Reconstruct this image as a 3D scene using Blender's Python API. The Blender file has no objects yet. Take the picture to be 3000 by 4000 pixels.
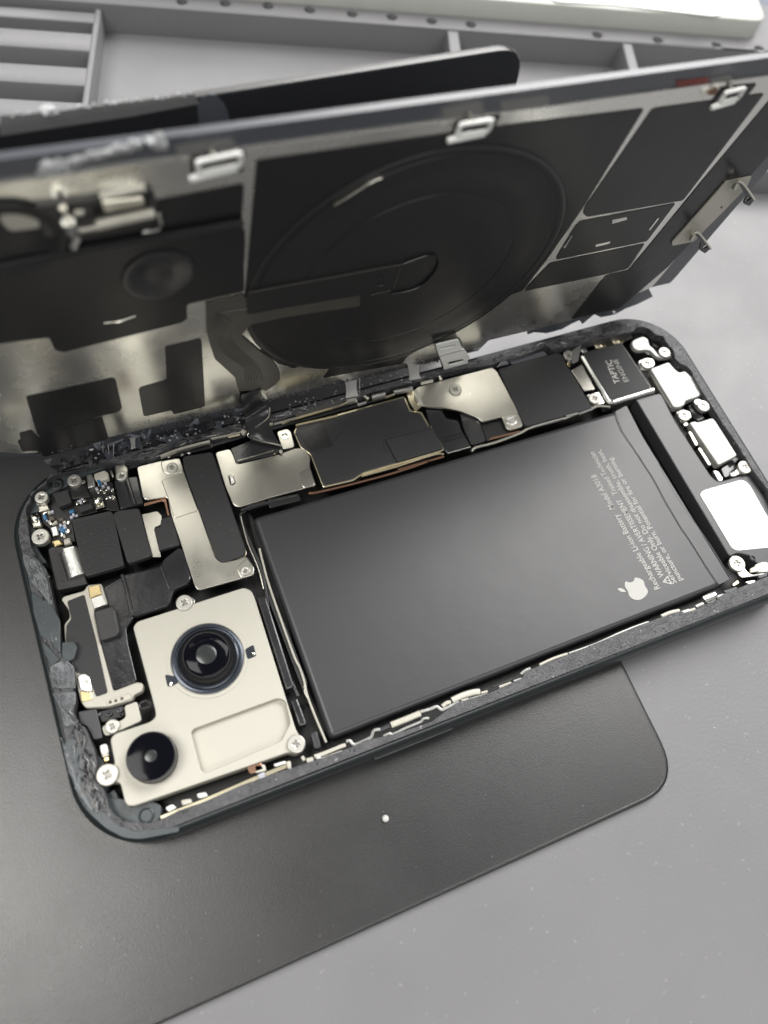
import bpy, bmesh, math, random
from mathutils import Vector, Matrix
from mathutils.geometry import tessellate_polygon
random.seed(7)
S = 0.001                       # everything below is worked out in millimetres
sc = bpy.context.scene
col = sc.collection

# ------------------------------------------------------------------ camera
RC = ((0.92447099, -0.36395742, 0.11352702), (-0.28924798, -0.86354866, -0.41306091), (0.24837269, 0.34902537, -0.90359963))
CP = Vector((28.147668, -11.883486, 147.087194)); FPX = 3104.733
cam = bpy.data.cameras.new('camera'); cam_o = bpy.data.objects.new('camera', cam); col.objects.link(cam_o)
cam.sensor_fit = 'HORIZONTAL'; cam.sensor_width = 36; cam.lens = 36 * FPX / 3000
cam.clip_start = 0.005; cam.clip_end = 20
r, d, f = (Vector(v) for v in RC)
m = Matrix((( r.x, -d.x, -f.x, CP.x * S), (r.y, -d.y, -f.y, CP.y * S), (r.z, -d.z, -f.z, CP.z * S), (0, 0, 0, 1)))
cam_o.matrix_world = m
cam.dof.use_dof = True; cam.dof.focus_distance = 0.153; cam.dof.aperture_fstop = 16.5
sc.camera = cam_o

# ------------------------------------------------------------------ light
w = bpy.data.worlds.new('World'); sc.world = w; w.use_nodes = True
nt = w.node_tree; bg = nt.nodes['Background']
tc = nt.nodes.new('ShaderNodeTexCoord'); sp = nt.nodes.new('ShaderNodeSeparateXYZ'); nt.links.new(tc.outputs['Generated'], sp.inputs[0])
rp = nt.nodes.new('ShaderNodeValToRGB'); nt.links.new(sp.outputs['Z'], rp.inputs[0])
rp.color_ramp.elements[0].position = 0.0; rp.color_ramp.elements[0].color = (.20, .20, .195, 1)
rp.color_ramp.elements[1].position = 0.9; rp.color_ramp.elements[1].color = (1.0, .99, .94, 1)
wn = nt.nodes.new('ShaderNodeTexNoise'); wn.inputs['Scale'].default_value = 1.6; wn.inputs['Detail'].default_value = 2; nt.links.new(tc.outputs['Generated'], wn.inputs['Vector'])
wr = nt.nodes.new('ShaderNodeMapRange'); nt.links.new(wn.outputs[0], wr.inputs[0]); wr.inputs[1].default_value = .40; wr.inputs[2].default_value = .60; wr.inputs[3].default_value = .30; wr.inputs[4].default_value = 1.35
wv = nt.nodes.new('ShaderNodeVectorMath'); wv.operation = 'SCALE'; nt.links.new(rp.outputs[0], wv.inputs[0]); nt.links.new(wr.outputs[0], wv.inputs['Scale']); nt.links.new(wv.outputs[0], bg.inputs[0]); bg.inputs[1].default_value = 0.35

def area(name, loc, target, sx, sy, power, colr):
    l = bpy.data.lights.new(name, 'AREA'); l.shape = 'RECTANGLE'; l.size = sx; l.size_y = sy; l.energy = power; l.color = colr
    o = bpy.data.objects.new(name, l); col.objects.link(o); o.location = loc
    o.rotation_euler = (Vector(target) - Vector(loc)).to_track_quat('-Z', 'Y').to_euler()
    return o
area('ceiling_lamp', (0.72, 0.50, 0.92), (0.10, 0.05, 0), 0.75, 0.8, 21.5, (1, .985, .96))
area('ceiling_lamp', (-0.40, 0.12, 0.95), (0.02, 0.03, 0), 0.35, 0.5, 6.0, (1, .975, .93))
area('ceiling_lamp', (0.25, 1.45, 0.85), (0.10, 0.15, 0), 1.1, 0.5, 10.0, (1, .985, .96))
area('ceiling_lamp', (0.10, -0.60, 0.75), (0.08, 0.07, 0.04), 0.9, 0.4, 4.0, (1, .98, .94))
vs = sc.view_settings
vs.view_transform = 'Standard'; vs.look = 'None'; vs.exposure = 0; vs.gamma = 1; vs.use_curve_mapping = False

# ------------------------------------------------------------------ materials
def mat(name, colr, rough=.5, metal=0., bump=0., bscale=200., var=0., vscale=60., rvar=0., spec=.5, coat=0., stretch=None, alpha=1., trans=0., speck=0., speckcol=(.6,.6,.6), bdist=.0002, bdet=5):
    M = bpy.data.materials.new(name); M.use_nodes = True; n = M.node_tree; b = n.nodes['Principled BSDF']; L = n.links.new
    b.inputs['Base Color'].default_value = (*colr, 1); b.inputs['Roughness'].default_value = rough; b.inputs['Metallic'].default_value = metal
    b.inputs['Specular IOR Level'].default_value = spec; b.inputs['Coat Weight'].default_value = coat; b.inputs['Coat Roughness'].default_value = .15
    b.inputs['Alpha'].default_value = alpha; b.inputs['Transmission Weight'].default_value = trans
    t = n.nodes.new('ShaderNodeTexCoord'); mp = n.nodes.new('ShaderNodeMapping'); L(t.outputs['Object'], mp.inputs[0])
    if stretch: mp.inputs['Scale'].default_value = stretch
    def noise(scale, det=4, rg=.6):
        x = n.nodes.new('ShaderNodeTexNoise'); L(mp.outputs[0], x.inputs['Vector']); x.inputs['Scale'].default_value = scale; x.inputs['Detail'].default_value = det; x.inputs['Roughness'].default_value = rg
        return x
    colsock = None
    if var:
        x = noise(vscale); rr = n.nodes.new('ShaderNodeMapRange'); L(x.outputs[0], rr.inputs[0]); rr.inputs[1].default_value = .3; rr.inputs[2].default_value = .7
        rr.inputs[3].default_value = 1 - var; rr.inputs[4].default_value = 1 + var
        mx = n.nodes.new('ShaderNodeVectorMath'); mx.operation = 'SCALE'; mx.inputs[0].default_value = colr; L(rr.outputs[0], mx.inputs['Scale']); colsock = mx.outputs[0]
    if speck:
        x = noise(speck, 2, .5); rr = n.nodes.new('ShaderNodeMapRange'); L(x.outputs[0], rr.inputs[0]); rr.inputs[1].default_value = .70; rr.inputs[2].default_value = .76
        mi = n.nodes.new('ShaderNodeMix'); mi.data_type = 'RGBA'; L(rr.outputs[0], mi.inputs[0])
        if colsock: L(colsock, mi.inputs[6])
        else: mi.inputs[6].default_value = (*colr, 1)
        mi.inputs[7].default_value = (*speckcol, 1); colsock = mi.outputs[2]
    if colsock: L(colsock, b.inputs['Base Color'])
    if rvar:
        x = noise(vscale * 1.7); rr = n.nodes.new('ShaderNodeMapRange'); L(x.outputs[0], rr.inputs[0]); rr.inputs[1].default_value = .3; rr.inputs[2].default_value = .7
        rr.inputs[3].default_value = max(.02, rough - rvar); rr.inputs[4].default_value = min(1, rough + rvar); L(rr.outputs[0], b.inputs['Roughness'])
    if bump:
        x = noise(bscale, bdet, .65); bp = n.nodes.new('ShaderNodeBump'); bp.inputs['Strength'].default_value = bump; bp.inputs['Distance'].default_value = bdist
        L(x.outputs[0], bp.inputs['Height']); L(bp.outputs[0], b.inputs['Normal'])
    return M
MT = dict(
 mat_grey=mat('grey_silicone', (.18, .18, .188), .42, spec=.4, bump=.3, bscale=1500, var=.05, vscale=22, rvar=.08, speck=900, speckcol=(.24,.24,.25)),
 table=mat('blue_grey_tabletop', (.12, .14, .18), .5),
 white=mat('white_plastic', (.52, .53, .50), .35, var=.02),
 film=mat('clear_wrinkled_film', (.85, .87, .86), .18, bump=.9, bscale=120, bdist=.002),
 holder=mat('black_textured_plastic', (.013, .013, .0145), .33, spec=.9, bump=.3, bdet=2, bscale=4200, var=.06, vscale=25, rvar=.03, bdist=.0001),
 frame=mat('anodised_dark_teal_frame', (.020, .026, .028), .30, metal=.2, bump=.12, bscale=1800, rvar=.06, spec=.7),
 ledge=mat('sealant_residue', (.070, .070, .076), .36, bump=1.0, bscale=900, var=.35, vscale=500, rvar=.15, bdist=.0004, speck=1300, speckcol=(.33,.33,.34)),
 ledge_lt=mat('torn_grey_sealant', (.15, .16, .17), .26, bump=1.0, bscale=500, var=.5, vscale=260, bdist=.0006),
 teal=mat('teal_chassis_plastic', (.050, .062, .068), .34, bump=.25, bscale=500, var=.15, vscale=200),
 dark=mat('black_cavity', (.010, .010, .011), .4),
 batt=mat('battery_wrap', (.038, .038, .042), .36, bump=.07, bdet=3, bscale=300, var=.04, vscale=40, rvar=.015, bdist=.0003, speck=1100, speckcol=(.055,.055,.06)),
 seam=mat('dark_seam', (.008, .008, .009), .5),
 label=mat('matte_black_foam', (.030, .030, .032), .62, bump=.5, bscale=3000, var=.06, speck=1200, speckcol=(.07,.07,.07)),
 foil=mat('satin_black_tape', (.020, .020, .021), .34, bump=.35, bscale=220, rvar=.08, bdist=.0004),
 flex=mat('black_flex_film', (.022, .022, .025), .20, bump=.3, bscale=160, rvar=.08, spec=.7, bdist=.0004),
 steel=mat('nickel_steel', (.60, .585, .525), .30, metal=1, bump=.10, bdet=2, bscale=70, var=.03, vscale=100, rvar=.04, bdist=.0006),
 brass=mat('gold_edge', (.66, .60, .44), .30, metal=1),
 copper=mat('copper', (.27, .16, .11), .35, metal=1),
 gold=mat('gold_contact', (.62, .50, .28), .26, metal=1),
 silver=mat('bright_silver', (.70, .70, .68), .30, metal=1, bump=.35, bscale=300, bdist=.0004),
 cream=mat('cream_plastic', (.56, .54, .47), .36, bump=.3, bscale=500, var=.1, vscale=300),
 white_st=mat('white_gloss_sticker', (.80, .81, .79), .20, bump=.15, bscale=300),
 pale=mat('pale_satin_metal', (.38, .38, .365), .36, metal=.45, bump=.3, bscale=400, var=.06, vscale=300, bdist=.0003),
 cambody=mat('bead_blasted_camera_housing', (.50, .485, .425), .48, metal=.3, bump=.2, bscale=2500, rvar=.04),
 ringm=mat('blue_grey_ring', (.055, .064, .082), .22, metal=.5),
 lens=mat('lens_glass', (.004, .004, .007), .08, spec=.12),
 barrel=mat('lens_barrel', (.022, .022, .024), .28),
 lensin=mat('lens_reflector', (.04, .045, .045), .2, metal=.2),
 screw=mat('screw_steel', (.52, .51, .47), .40, metal=.7, bump=.1, bscale=900),
 screw_d=mat('screw_recess', (.30, .29, .27), .4, metal=1),
 cover=mat('board_cover_film', (.034, .034, .036), .42, bump=.35, bscale=160, rvar=.06, bdist=.0004),
 print=mat('printed_ink', (.42, .42, .40), .5),
 glass=mat('back_glass_edge', (.075, .080, .095), .28, spec=.6),
 sheet=mat('cover_steel_sheet', (.88, .87, .82), .25, metal=1, bump=.7, bscale=26, bdet=.6, var=.05, vscale=50, rvar=.07, bdist=.004),
 blk=mat('graphite_film', (.012, .012, .013), .32, bump=.4, bscale=90, rvar=.05, bdist=.0004),
 blk2=mat('graphite_film_satin', (.018, .018, .019), .34, bump=.2, bscale=120, rvar=.05, bdist=.0003),
 ribbon=mat('ribbon_cable', (.075, .070, .060), .34, bump=.3, bscale=260, var=.2, vscale=160),
 ptape=mat('grey_translucent_tape', (.22, .22, .22), .3, alpha=.75),
 red=mat('reflected_red', (.22, .05, .04), .35),
 glue=mat('dried_white_glue', (.36, .37, .38), .28, bump=.8, bscale=700),
 strand=mat('stretched_adhesive', (.32, .32, .32), .35, bump=.8, bscale=900, stretch=(1, .12, .12)),
 shard=mat('glass_shard', (.025, .026, .03), .10, coat=.5),
 blue=mat('blue_component', (.03, .16, .34), .35),
 comp=mat('ceramic_component', (.50, .50, .56), .3),
 brown=mat('brown_component', (.09, .075, .06), .4),
 solder=mat('solder', (.75, .74, .66), .18, metal=1),
 dust=mat('white_dust', (.55, .55, .53), .6),
)

# ------------------------------------------------------------------ planes and tracing
class Plane:
    def __init__(s, o, ex, ey):
        s.o = Vector(o); s.ex = Vector(ex).normalized(); s.ey = Vector(ey); s.ey = (s.ey - s.ex * s.ey.dot(s.ex)).normalized(); s.n = s.ex.cross(s.ey)
    def uv(s, px, py, h=0.):
        ray = r * ((px - 1500) / FPX) + d * ((py - 2000) / FPX) + f
        t = ((s.o + s.n * h - CP).dot(s.n)) / ray.dot(s.n)
        q = CP + ray * t - s.o
        return (q.dot(s.ex), q.dot(s.ey))
    def w(s, u, v, h): return s.o + s.ex * u + s.ey * v + s.n * h
FLAT = Plane((0, 0, 0), (1, 0, 0), (0, 1, 0))
# the cover stands up from the far rim of the phone; n looks towards the phone
LID = Plane((0, 71.3, 12.435), (0.998895683, -0.000199779, -0.0469826981), (0.0467523, -0.0947747, 0.99440031))
SHEETS = {'A': (0, 1700, .6028), 'B': (0, 2200, .7233), 'C': (700, 1300, .6028), 'D': (1500, 1200, .5425), 'E': (2100, 1200, .5425), 'F': (0, 1700, .3014),
 'G': (0, 2700, .422), 'H': (2400, 1150, .3617), 'I': (2400, 2200, .3617), 'J': (1500, 2450, .5425), 'K': (1900, 1150, .422), 'L': (0, 0, .7233), 'M': (0, 900, .7233),
 'N': (900, 400, .7233), 'O': (2000, 200, .6028), 'P': (1500, 0, .9042), 'R': (900, 2200, 1.266), 'S': (600, 1450, .422), 'T': (1100, 1300, .422), 'U': (0, 1500, .422),
 'V': (0, 400, .663), 'W': (2500, 0, .4068), 'X': (2500, 1500, .4068), 'Y': (1000, 2550, .422), 'Z': (0, 0, 1.), 'Q': (2250, 1700, .3165)}
def pts(s, h=0., pl=FLAT):
    out = []; k = 'Z'
    for tok in s.split():
        if tok in SHEETS: k = tok; continue
        x, y = (float(a) for a in tok.split(',')); ox, oy, sc_ = SHEETS[k]
        out.append(pl.uv(ox + x * sc_, oy + y * sc_, h))
    return out
def P1(s, h=0., pl=FLAT): return pts(s, h, pl)[0]

def area2(p): return sum(p[i-1][0]*p[i][1] - p[i][0]*p[i-1][1] for i in range(len(p))) / 2
def rnd(p, rad, seg=4):
    if rad <= 0: return list(p)
    out = []; n = len(p)
    for i in range(n):
        a, b, c = Vector(p[i-1]), Vector(p[i]), Vector(p[(i+1) % n]); u = a - b; v = c - b
        if u.length < 1e-6 or v.length < 1e-6: continue
        rr = min(rad, .45 * u.length, .45 * v.length); u.normalize(); v.normalize()
        if u.dot(v) < -.995: out.append(tuple(b)); continue
        p0 = b + u * rr; p2 = b + v * rr
        for k in range(seg + 1):
            t = k / seg; q = p0 * (1-t)**2 + b * 2*t*(1-t) + p2 * t*t; out.append((q.x, q.y))
    return out
def offs(p, dd):                 # inwards for counter-clockwise outlines
    out = []; n = len(p)
    for i in range(n):
        a, b, c = Vector(p[i-1]), Vector(p[i]), Vector(p[(i+1) % n])
        u = (b - a); v = (c - b)
        if u.length < 1e-9: u = v
        if v.length < 1e-9: v = u
        u = u.normalized(); v = v.normalized(); n1 = Vector((-u.y, u.x)); n2 = Vector((-v.y, v.x)); nn = n1 + n2
        if nn.length < 1e-6: nn = n1
        nn.normalize(); kk = min(1.6, 1 / max(.3, nn.dot(n1))); q = b + nn * dd * kk; out.append((q.x, q.y))
    return out
def ellipse(cx, cy, rx, ry=None, n=40, a=0.):
    ry = ry or rx; ca, sa = math.cos(a), math.sin(a)
    return [(cx + rx*math.cos(t)*ca - ry*math.sin(t)*sa, cy + rx*math.cos(t)*sa + ry*math.sin(t)*ca) for t in (2*math.pi*i/n for i in range(n))]
def rrect(x0, y0, x1, y1, R, n=12):
    o = []
    for cx, cy, a0 in ((x1-R, y1-R, 0), (x0+R, y1-R, 90), (x0+R, y0+R, 180), (x1-R, y0+R, 270)):
        for i in range(n+1):
            a = math.radians(a0 + 90*i/n); o.append((cx + R*math.cos(a), cy + R*math.sin(a)))
    return o

# ------------------------------------------------------------------ objects
ROOT = {}
def empty(name, loc, label, cat, group=None):
    o = bpy.data.objects.new(name, None); col.objects.link(o); o.location = Vector(loc) * S; o.empty_display_size = .01
    o['label'] = label; o['category'] = cat
    if group: o['group'] = group
    ROOT[o] = Vector(loc); return o
def tag(o, label=None, cat=None, kind=None, group=None):
    if label: o['label'] = label
    if cat: o['category'] = cat
    if kind: o['kind'] = kind
    if group: o['group'] = group
    return o
class G:
    """collects verts (mm, world) and faces"""
    def __init__(s): s.v = []; s.f = []; s.m = []
    def add(s, vs, fs, mi=0):
        b = len(s.v); s.v += [Vector(v) for v in vs]; s.f += [tuple(b + i for i in f_) for f_ in fs]; s.m += [mi] * len(fs)
    def prism(s, p, h0, h1, bev=0., pl=FLAT, holes=(), seg=2, mi=0):
        p = list(p)
        if area2(p) < 0: p = p[::-1]
        hs = [list(q) if area2(q) < 0 else list(q)[::-1] for q in holes]
        vs = []; fs = []
        def ring(q, h): b = len(vs); vs.extend(pl.w(x, y, h) for x, y in q); return b
        def join(a, b, n): fs.extend((a+i, a+(i+1) % n, b+(i+1) % n, b+i) for i in range(n))
        tops = []; bots = []
        for q in [p] + hs:
            n = len(q); b0 = ring(q, h0); bots.append((b0, n))
            if bev > 0:
                last = ring(q, h1 - bev); join(b0, last, n); qq = q
                for k in range(1, seg + 1):
                    a = math.pi/2 * k/seg; qq = offs(q, bev*(1-math.cos(a))); nx = ring(qq, h1 - bev + bev*math.sin(a)); join(last, nx, n); last = nx
                tops.append((last, n, qq))
            else:
                t = ring(q, h1); join(b0, t, n); tops.append((t, n, q))
        idx = [b + i for b, n, q in tops for i in range(n)]
        tri = tessellate_polygon([[Vector((x, y, 0)) for x, y in q] for b, n, q in tops])
        for t in tri: fs.append(tuple(idx[i] for i in t))
        idb = [b + i for b, n in bots for i in range(n)]
        tri = tessellate_polygon([[Vector((x, y, 0)) for x, y in q] for q in [p] + hs])
        for t in tri: fs.append(tuple(idb[i] for i in t))
        s.add(vs, fs, mi); return s
    def box(s, c, sx, sy, h0, h1, a=0., bev=0., pl=FLAT, mi=0):
        ca, sa = math.cos(a), math.sin(a)
        q = [(c[0] + x*ca - y*sa, c[1] + x*sa + y*ca) for x, y in ((-sx/2, -sy/2), (sx/2, -sy/2), (sx/2, sy/2), (-sx/2, sy/2))]
        return s.prism(q, h0, h1, bev, pl, seg=2, mi=mi)
    def tube(s, path, rad, n=8, flat=1.):
        path = [Vector(p) for p in path]; rings = []; vs = []; fs = []
        for i, p in enumerate(path):
            t = (path[min(i+1, len(path)-1)] - path[max(i-1, 0)]).normalized(); up = Vector((0, 0, 1)) if abs(t.z) < .9 else Vector((1, 0, 0))
            a = t.cross(up).normalized(); b = a.cross(t)
            rr = rad[i] if isinstance(rad, (list, tuple)) else rad
            vs += [p + a*rr*math.cos(2*math.pi*k/n) + b*rr*flat*math.sin(2*math.pi*k/n) for k in range(n)]
        for i in range(len(path)-1):
            for k in range(n): fs.append((i*n+k, i*n+(k+1) % n, (i+1)*n+(k+1) % n, (i+1)*n+k))
        fs.append(tuple(range(n))[::-1]); fs.append(tuple((len(path)-1)*n + k for k in range(n))); s.add(vs, fs); return s
    def grid(s, fn, nu, nv, mi=0):
        vs = [fn(i/nu, j/nv) for j in range(nv+1) for i in range(nu+1)]
        fs = [(j*(nu+1)+i, j*(nu+1)+i+1, (j+1)*(nu+1)+i+1, (j+1)*(nu+1)+i) for j in range(nv) for i in range(nu)]
        s.add(vs, fs, mi); return s
    def lathe(s, c, prof, n=48, pl=FLAT):
        vs = [pl.w(c[0] + rr*math.cos(2*math.pi*k/n), c[1] + rr*math.sin(2*math.pi*k/n), h) for rr, h in prof for k in range(n)]
        fs = [(i*n+k, i*n+(k+1) % n, (i+1)*n+(k+1) % n, (i+1)*n+k) for i in range(len(prof)-1) for k in range(n)]
        fs.append(tuple((len(prof)-1)*n+k for k in range(n)))
        s.add(vs, fs); return s
    def lump(s, c, rad, flat=.6, sub=1):
        bm = bmesh.new(); bmesh.ops.create_icosphere(bm, subdivisions=sub, radius=1)
        vs = [Vector(c) + Vector((v.co.x*rad*random.uniform(.6, 1.3), v.co.y*rad*random.uniform(.6, 1.3), v.co.z*rad*flat*random.uniform(.6, 1.2))) for v in bm.verts]
        s.add(vs, [tuple(v.index for v in f_.verts) for f_ in bm.faces]); bm.free(); return s
    def build(s, name, ms, parent=None, smooth=35):
        me = bpy.data.meshes.new(name); off = Vector((0, 0, 0)); q = parent
        if parent is not None:
            while q is not None and q not in ROOT: q = q.parent
            off = ROOT[q]
        cen = sum(s.v, Vector()) / max(1, len(s.v))
        me.from_pydata([(v - cen) * S for v in s.v], [], s.f); me.update()
        for mm in (ms if isinstance(ms, (list, tuple)) else [ms]): me.materials.append(MT[mm])
        if isinstance(ms, (list, tuple)) and len(ms) > 1: me.polygons.foreach_set('material_index', s.m)
        bm = bmesh.new(); bm.from_mesh(me); bmesh.ops.recalc_face_normals(bm, faces=bm.faces)
        la = math.radians(smooth)
        for e in bm.edges:
            if len(e.link_faces) != 2: e.smooth = False; continue
            a_ = e.calc_face_angle(0); na, nb = (len(q.verts) for q in e.link_faces)
            e.smooth = a_ < la and not (na != nb and a_ > .05)
        for f_ in bm.faces: f_.smooth = True
        bm.to_mesh(me); bm.free()
        o = bpy.data.objects.new(name, me); col.objects.link(o)
        CEN[o] = cen
        if parent is None: o.location = cen * S; ROOT[o] = cen
        elif parent in ROOT: o.parent = parent; o.location = (cen - ROOT[parent]) * S
        else: o.parent = parent; o.location = (cen - CEN[parent]) * S
        return o
CEN = {}
def plate(name, s, h, th, m_, parent, rad=.4, bev=.12, holes=(), pl=FLAT, hrad=.3):
    p = rnd(pts(s, h, pl), rad); hs = [rnd(pts(q, h, pl), hrad) if isinstance(q, str) else q for q in holes]
    return G().prism(p, h - th, h, bev, pl, hs).build(name, m_, parent)
def path3(s, h, pl=FLAT): return [pl.w(u, v, h) for u, v in pts(s, h, pl)]
def smooth_path(p, n=6):
    p = [Vector(q) for q in p]; out = []
    for i in range(len(p)-1):
        a, b, c, e = p[max(i-1, 0)], p[i], p[i+1], p[min(i+2, len(p)-1)]
        for k in range(n):
            t = k/n; out.append(.5*((2*b) + (c-a)*t + (2*a-5*b+4*c-e)*t*t + (3*b-a-3*c+e)*t**3))
    out.append(p[-1]); return out
def plus(cx, cy, L_, w_, a=0.):
    q = [(w_, w_), (w_, L_), (-w_, L_), (-w_, w_), (-L_, w_), (-L_, -w_), (-w_, -w_), (-w_, -L_), (w_, -L_), (w_, -w_), (L_, -w_), (L_, w_)]
    ca, sa = math.cos(a), math.sin(a); return [(cx + x*ca - y*sa, cy + x*sa + y*ca) for x, y in q]
def screw(s, h, parent, R_=1.0, head='screw', th=.6):
    u, v = P1(s, h); a = random.uniform(0, 1.5)
    g = G().prism(ellipse(u, v, R_, n=28), h - th, h, .18, holes=[plus(u, v, R_*.38, R_*.10, a)])
    o = g.build('screw', head, parent)
    G().prism(ellipse(u, v, R_*.8, n=20), h - th*.9, h - th*.45).build('recess', 'screw_d', o)
    return o
def text(name, body, size, org, ang, h, parent, m_='print', bold=0., width=None, spacing=1.):
    cu = bpy.data.curves.new(name, 'FONT'); cu.body = body; cu.size = size; cu.resolution_u = 2; cu.offset = bold; cu.space_character = spacing
    to = bpy.data.objects.new(name + '_tmp', cu); col.objects.link(to); bpy.context.view_layer.update()
    me = bpy.data.meshes.new_from_object(to.evaluated_get(bpy.context.evaluated_depsgraph_get())); bpy.data.objects.remove(to)
    xs = [v.co.x for v in me.vertices]; kx = (width / max(xs)) if width else 1
    ca, sa = math.cos(ang), math.sin(ang); g = G()
    g.add([Vector((org[0] + v.co.x*kx*ca - v.co.y*sa, org[1] + v.co.x*kx*sa + v.co.y*ca, h)) for v in me.vertices], [tuple(p.vertices) for p in me.polygons])
    bpy.data.meshes.remove(me)
    return g.build(name, m_, parent)

# ================================================================== table, work mat
G().prism([(-700, -500), (900, -500), (900, 900), (-700, 900)], -14, -4.2).build('tabletop', 'table')['kind'] = 'structure'
c18, s18 = .95, -.312
MP = Plane((0, 0, 0), (c18, s18, 0), (-s18, c18, 0))
wm = empty('work_mat', (80, 80, -4), 'grey silicone repair mat with sunken tray pockets and a punched back strip', 'mat')
def muv(px, py, h): return MP.uv(px, py, h)
g = G().prism(rnd([(-420, -330), (330, -330), (330, 159.6), (-420, 159.6)], 8), -4, -1.4, .3, MP); g.build('work_pad', 'mat_grey', wm)
G().prism([(-420, 159.6), (330, 159.6), (330, 228), (-420, 228)], -4, -2, 0, MP).build('tray_floor', 'mat_grey', wm)
G().prism(rnd([(-420, 159.6), (330, 159.6), (330, 164), (-420, 164)], 1), -2, 6, .8, MP).build('front_rim', 'mat_grey', wm)
holes = []
for hx, hy in ((710, 3), (880, 10), (1047, 20), (1210, 36), (1375, 52), (1531, 64), (1686, 80), (1839, 93), (2333, 134), (2570, 154), (2800, 175), (2967, 190)):
    u, v = muv(hx, hy, 6); holes.append(ellipse(u, v, 1.35, 1.35, 18))
v0 = muv(1590, 100, 6)[1]; G().prism([(-420, v0), (330, v0), (330, v0 + 22), (-420, v0 + 22)], -2, 6, .5, MP, holes).build('back_rim', 'mat_grey', wm)
for a, b in (((1749, 122), (1794, 127)), ((2436, 176), (2476, 181))):
    u0 = muv(*a, 6)[0]; u1 = muv(*b, 6)[0]
    G().prism([(u0, 164), (u1, 164), (u1, v0), (u0, v0)], -2, 5.6, .5, MP).build('divider', 'mat_grey', wm)
# stepped tool rest
uR = muv(375, 60, 5)[0]; vs_ = [muv(375, y, 4)[1] for y in (48, 128, 262, 400, 540, 680)]
g = G(); prof = []
for i in range(len(vs_)-1):
    vt, vb = vs_[i], vs_[i+1]; L_ = vt - vb
    prof += [(vt - L_*.03, -1.), (vt - L_*.04, 3.9), (vt - L_*.10, 4.2), (vt - L_*.35, 4.3), (vt - L_*.55, 4.5), (vt - L_*.59, 4.3), (vt - L_*.61, 3.8), (vt - L_*.62, -1.)]
prof = [(v, h) for v, h in prof if v > 164.5]
g.grid(lambda a, b: MP.w([uR, uR-.6, -90][int(round(a*2))], prof[int(round(b*(len(prof)-1)))][0], prof[int(round(b*(len(prof)-1)))][1] - (0.6 if a == 0 else 0)), 2, len(prof)-1)
g.add([MP.w(uR, v, h-.6) for v, h in prof] + [MP.w(uR + .8, v, -2) for v, h in prof], [(i, i+1, len(prof)+i+1, len(prof)+i) for i in range(len(prof)-1)])
g.build('tool_rest', 'mat_grey', wm)
g = G().prism(rnd([(uR - .7, 164.2), (uR + .9, 164.2), (uR + .9, vs_[0]+1), (uR - .7, vs_[0]+1)], .4), -2, 4.6, .5, MP); g.build('tool_rest_edge', 'mat_grey', wm)

# white lid-like slab on the back strip, with a clear film on it
cor = [muv(*p, 6.05) for p in ((1060, -10), (1500, 28), (2960, 152))]
ws = G().prism(rnd([(cor[0][0]-60, 0+cor[2][1]), (cor[2][0], cor[2][1]), (cor[2][0]+1, cor[2][1]+110), (cor[0][0]-60, cor[2][1]+110)], 4, 6), 6.05, 11.5, 1.0, MP).build('white_slab', 'white')
tag(ws, 'white rounded plastic slab lying on the back strip of the grey mat', 'slab')
fp = pts('P 690,-60 720,10 1000,25 1440,75 1480,45 1440,-10 1420,-60', 11.6, MP)
g = G(); fo = rnd(fp, 3)
g.prism(fo, 11.6, 11.9, .1, MP)
for k in range(26):
    u = fp[1][0] + (fp[3][0]-fp[1][0]) * random.random(); v = fp[1][1] + random.uniform(1, 22)
    g.tube([MP.w(u + t*random.uniform(5, 12), v + random.uniform(-.6, .6), 12 + random.uniform(0, .25)) for t in range(3)], [.1, .3, .1], 6, .5)
tag(g.build('plastic_film', 'film'), 'crumpled clear plastic film lying on the white slab', 'film')

# ================================================================== black holder: base plate and upright plate
HX0, HX1 = -75, 101
ho = empty('plate_holder', (13, 25, -1.4), 'black folded holder plate under the phone with an upright rear panel', 'holder')
ea, eb = P1('Z 1170,3751', -.05), P1('Z 2420,3178', -.05); sl = (eb[1]-ea[1]) / (eb[0]-ea[0]); ey = lambda x: ea[1] + sl*(x-ea[0])
bpan = G().prism(rnd([(HX0, ey(HX0)), (HX1+.2, ey(HX1)), (HX1+.6, 84), (HX0, 84)], 8.5, 8), -1.4, -0.05, .5, seg=3).build('base_panel', 'holder', ho)
bo_ = rnd([(HX0+1, ey(HX0)+.55), (HX1-.35, ey(HX1)+.55), (HX1+.05, 82), (HX0+1, 82)], 8.0, 8)
G().tube([(x, y, -.10) for x, y in bo_] + [(bo_[0][0], bo_[0][1], -.10)], .16, 8, .6).build('edge_bead', 'holder', bpan)
UP = Plane((0, 83.3, -.05), (1, 0, 0), (0, .055, 1))
g = G().prism(rnd([(HX0, .3), (HX1, .3), (HX1+.3, 67.0), (HX0, 68.8)], 5, 6), -1.3, 0, .3, UP)
g.build('upright_panel', 'holder', ho)
hp = pts('L 1065,560 1085,540 1120,505 1160,510 1215,560 1240,640 1235,720 1080,730', .1, UP)
G().prism(rnd(hp, 1.0), 0, .12, .03, UP).build('tape_patch', 'glass', ho)
q = pts('L 0,625 300,600 1050,505 1075,560 700,630 0,735', .1, UP)
G().prism(q, 0, .15, .04, UP).build('film_strip', 'ptape', ho)
g = G()
for k in range(46):
    t = random.random(); x, y = 60 + 1000*t, 618 - 120*t + random.uniform(-5, 14)
    u, v = P1(f'L {x},{y}', .2, UP); g.lump(UP.w(u, v, .2), random.uniform(.12, .35), .8)
for k in range(8):
    u, v = P1(f'L {random.uniform(230,300)},{random.uniform(585,605)}', .2, UP); g.lump(UP.w(u, v, .2), random.uniform(.5, .9), .5)
g.build('glue_residue', 'glue', ho)

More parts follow.
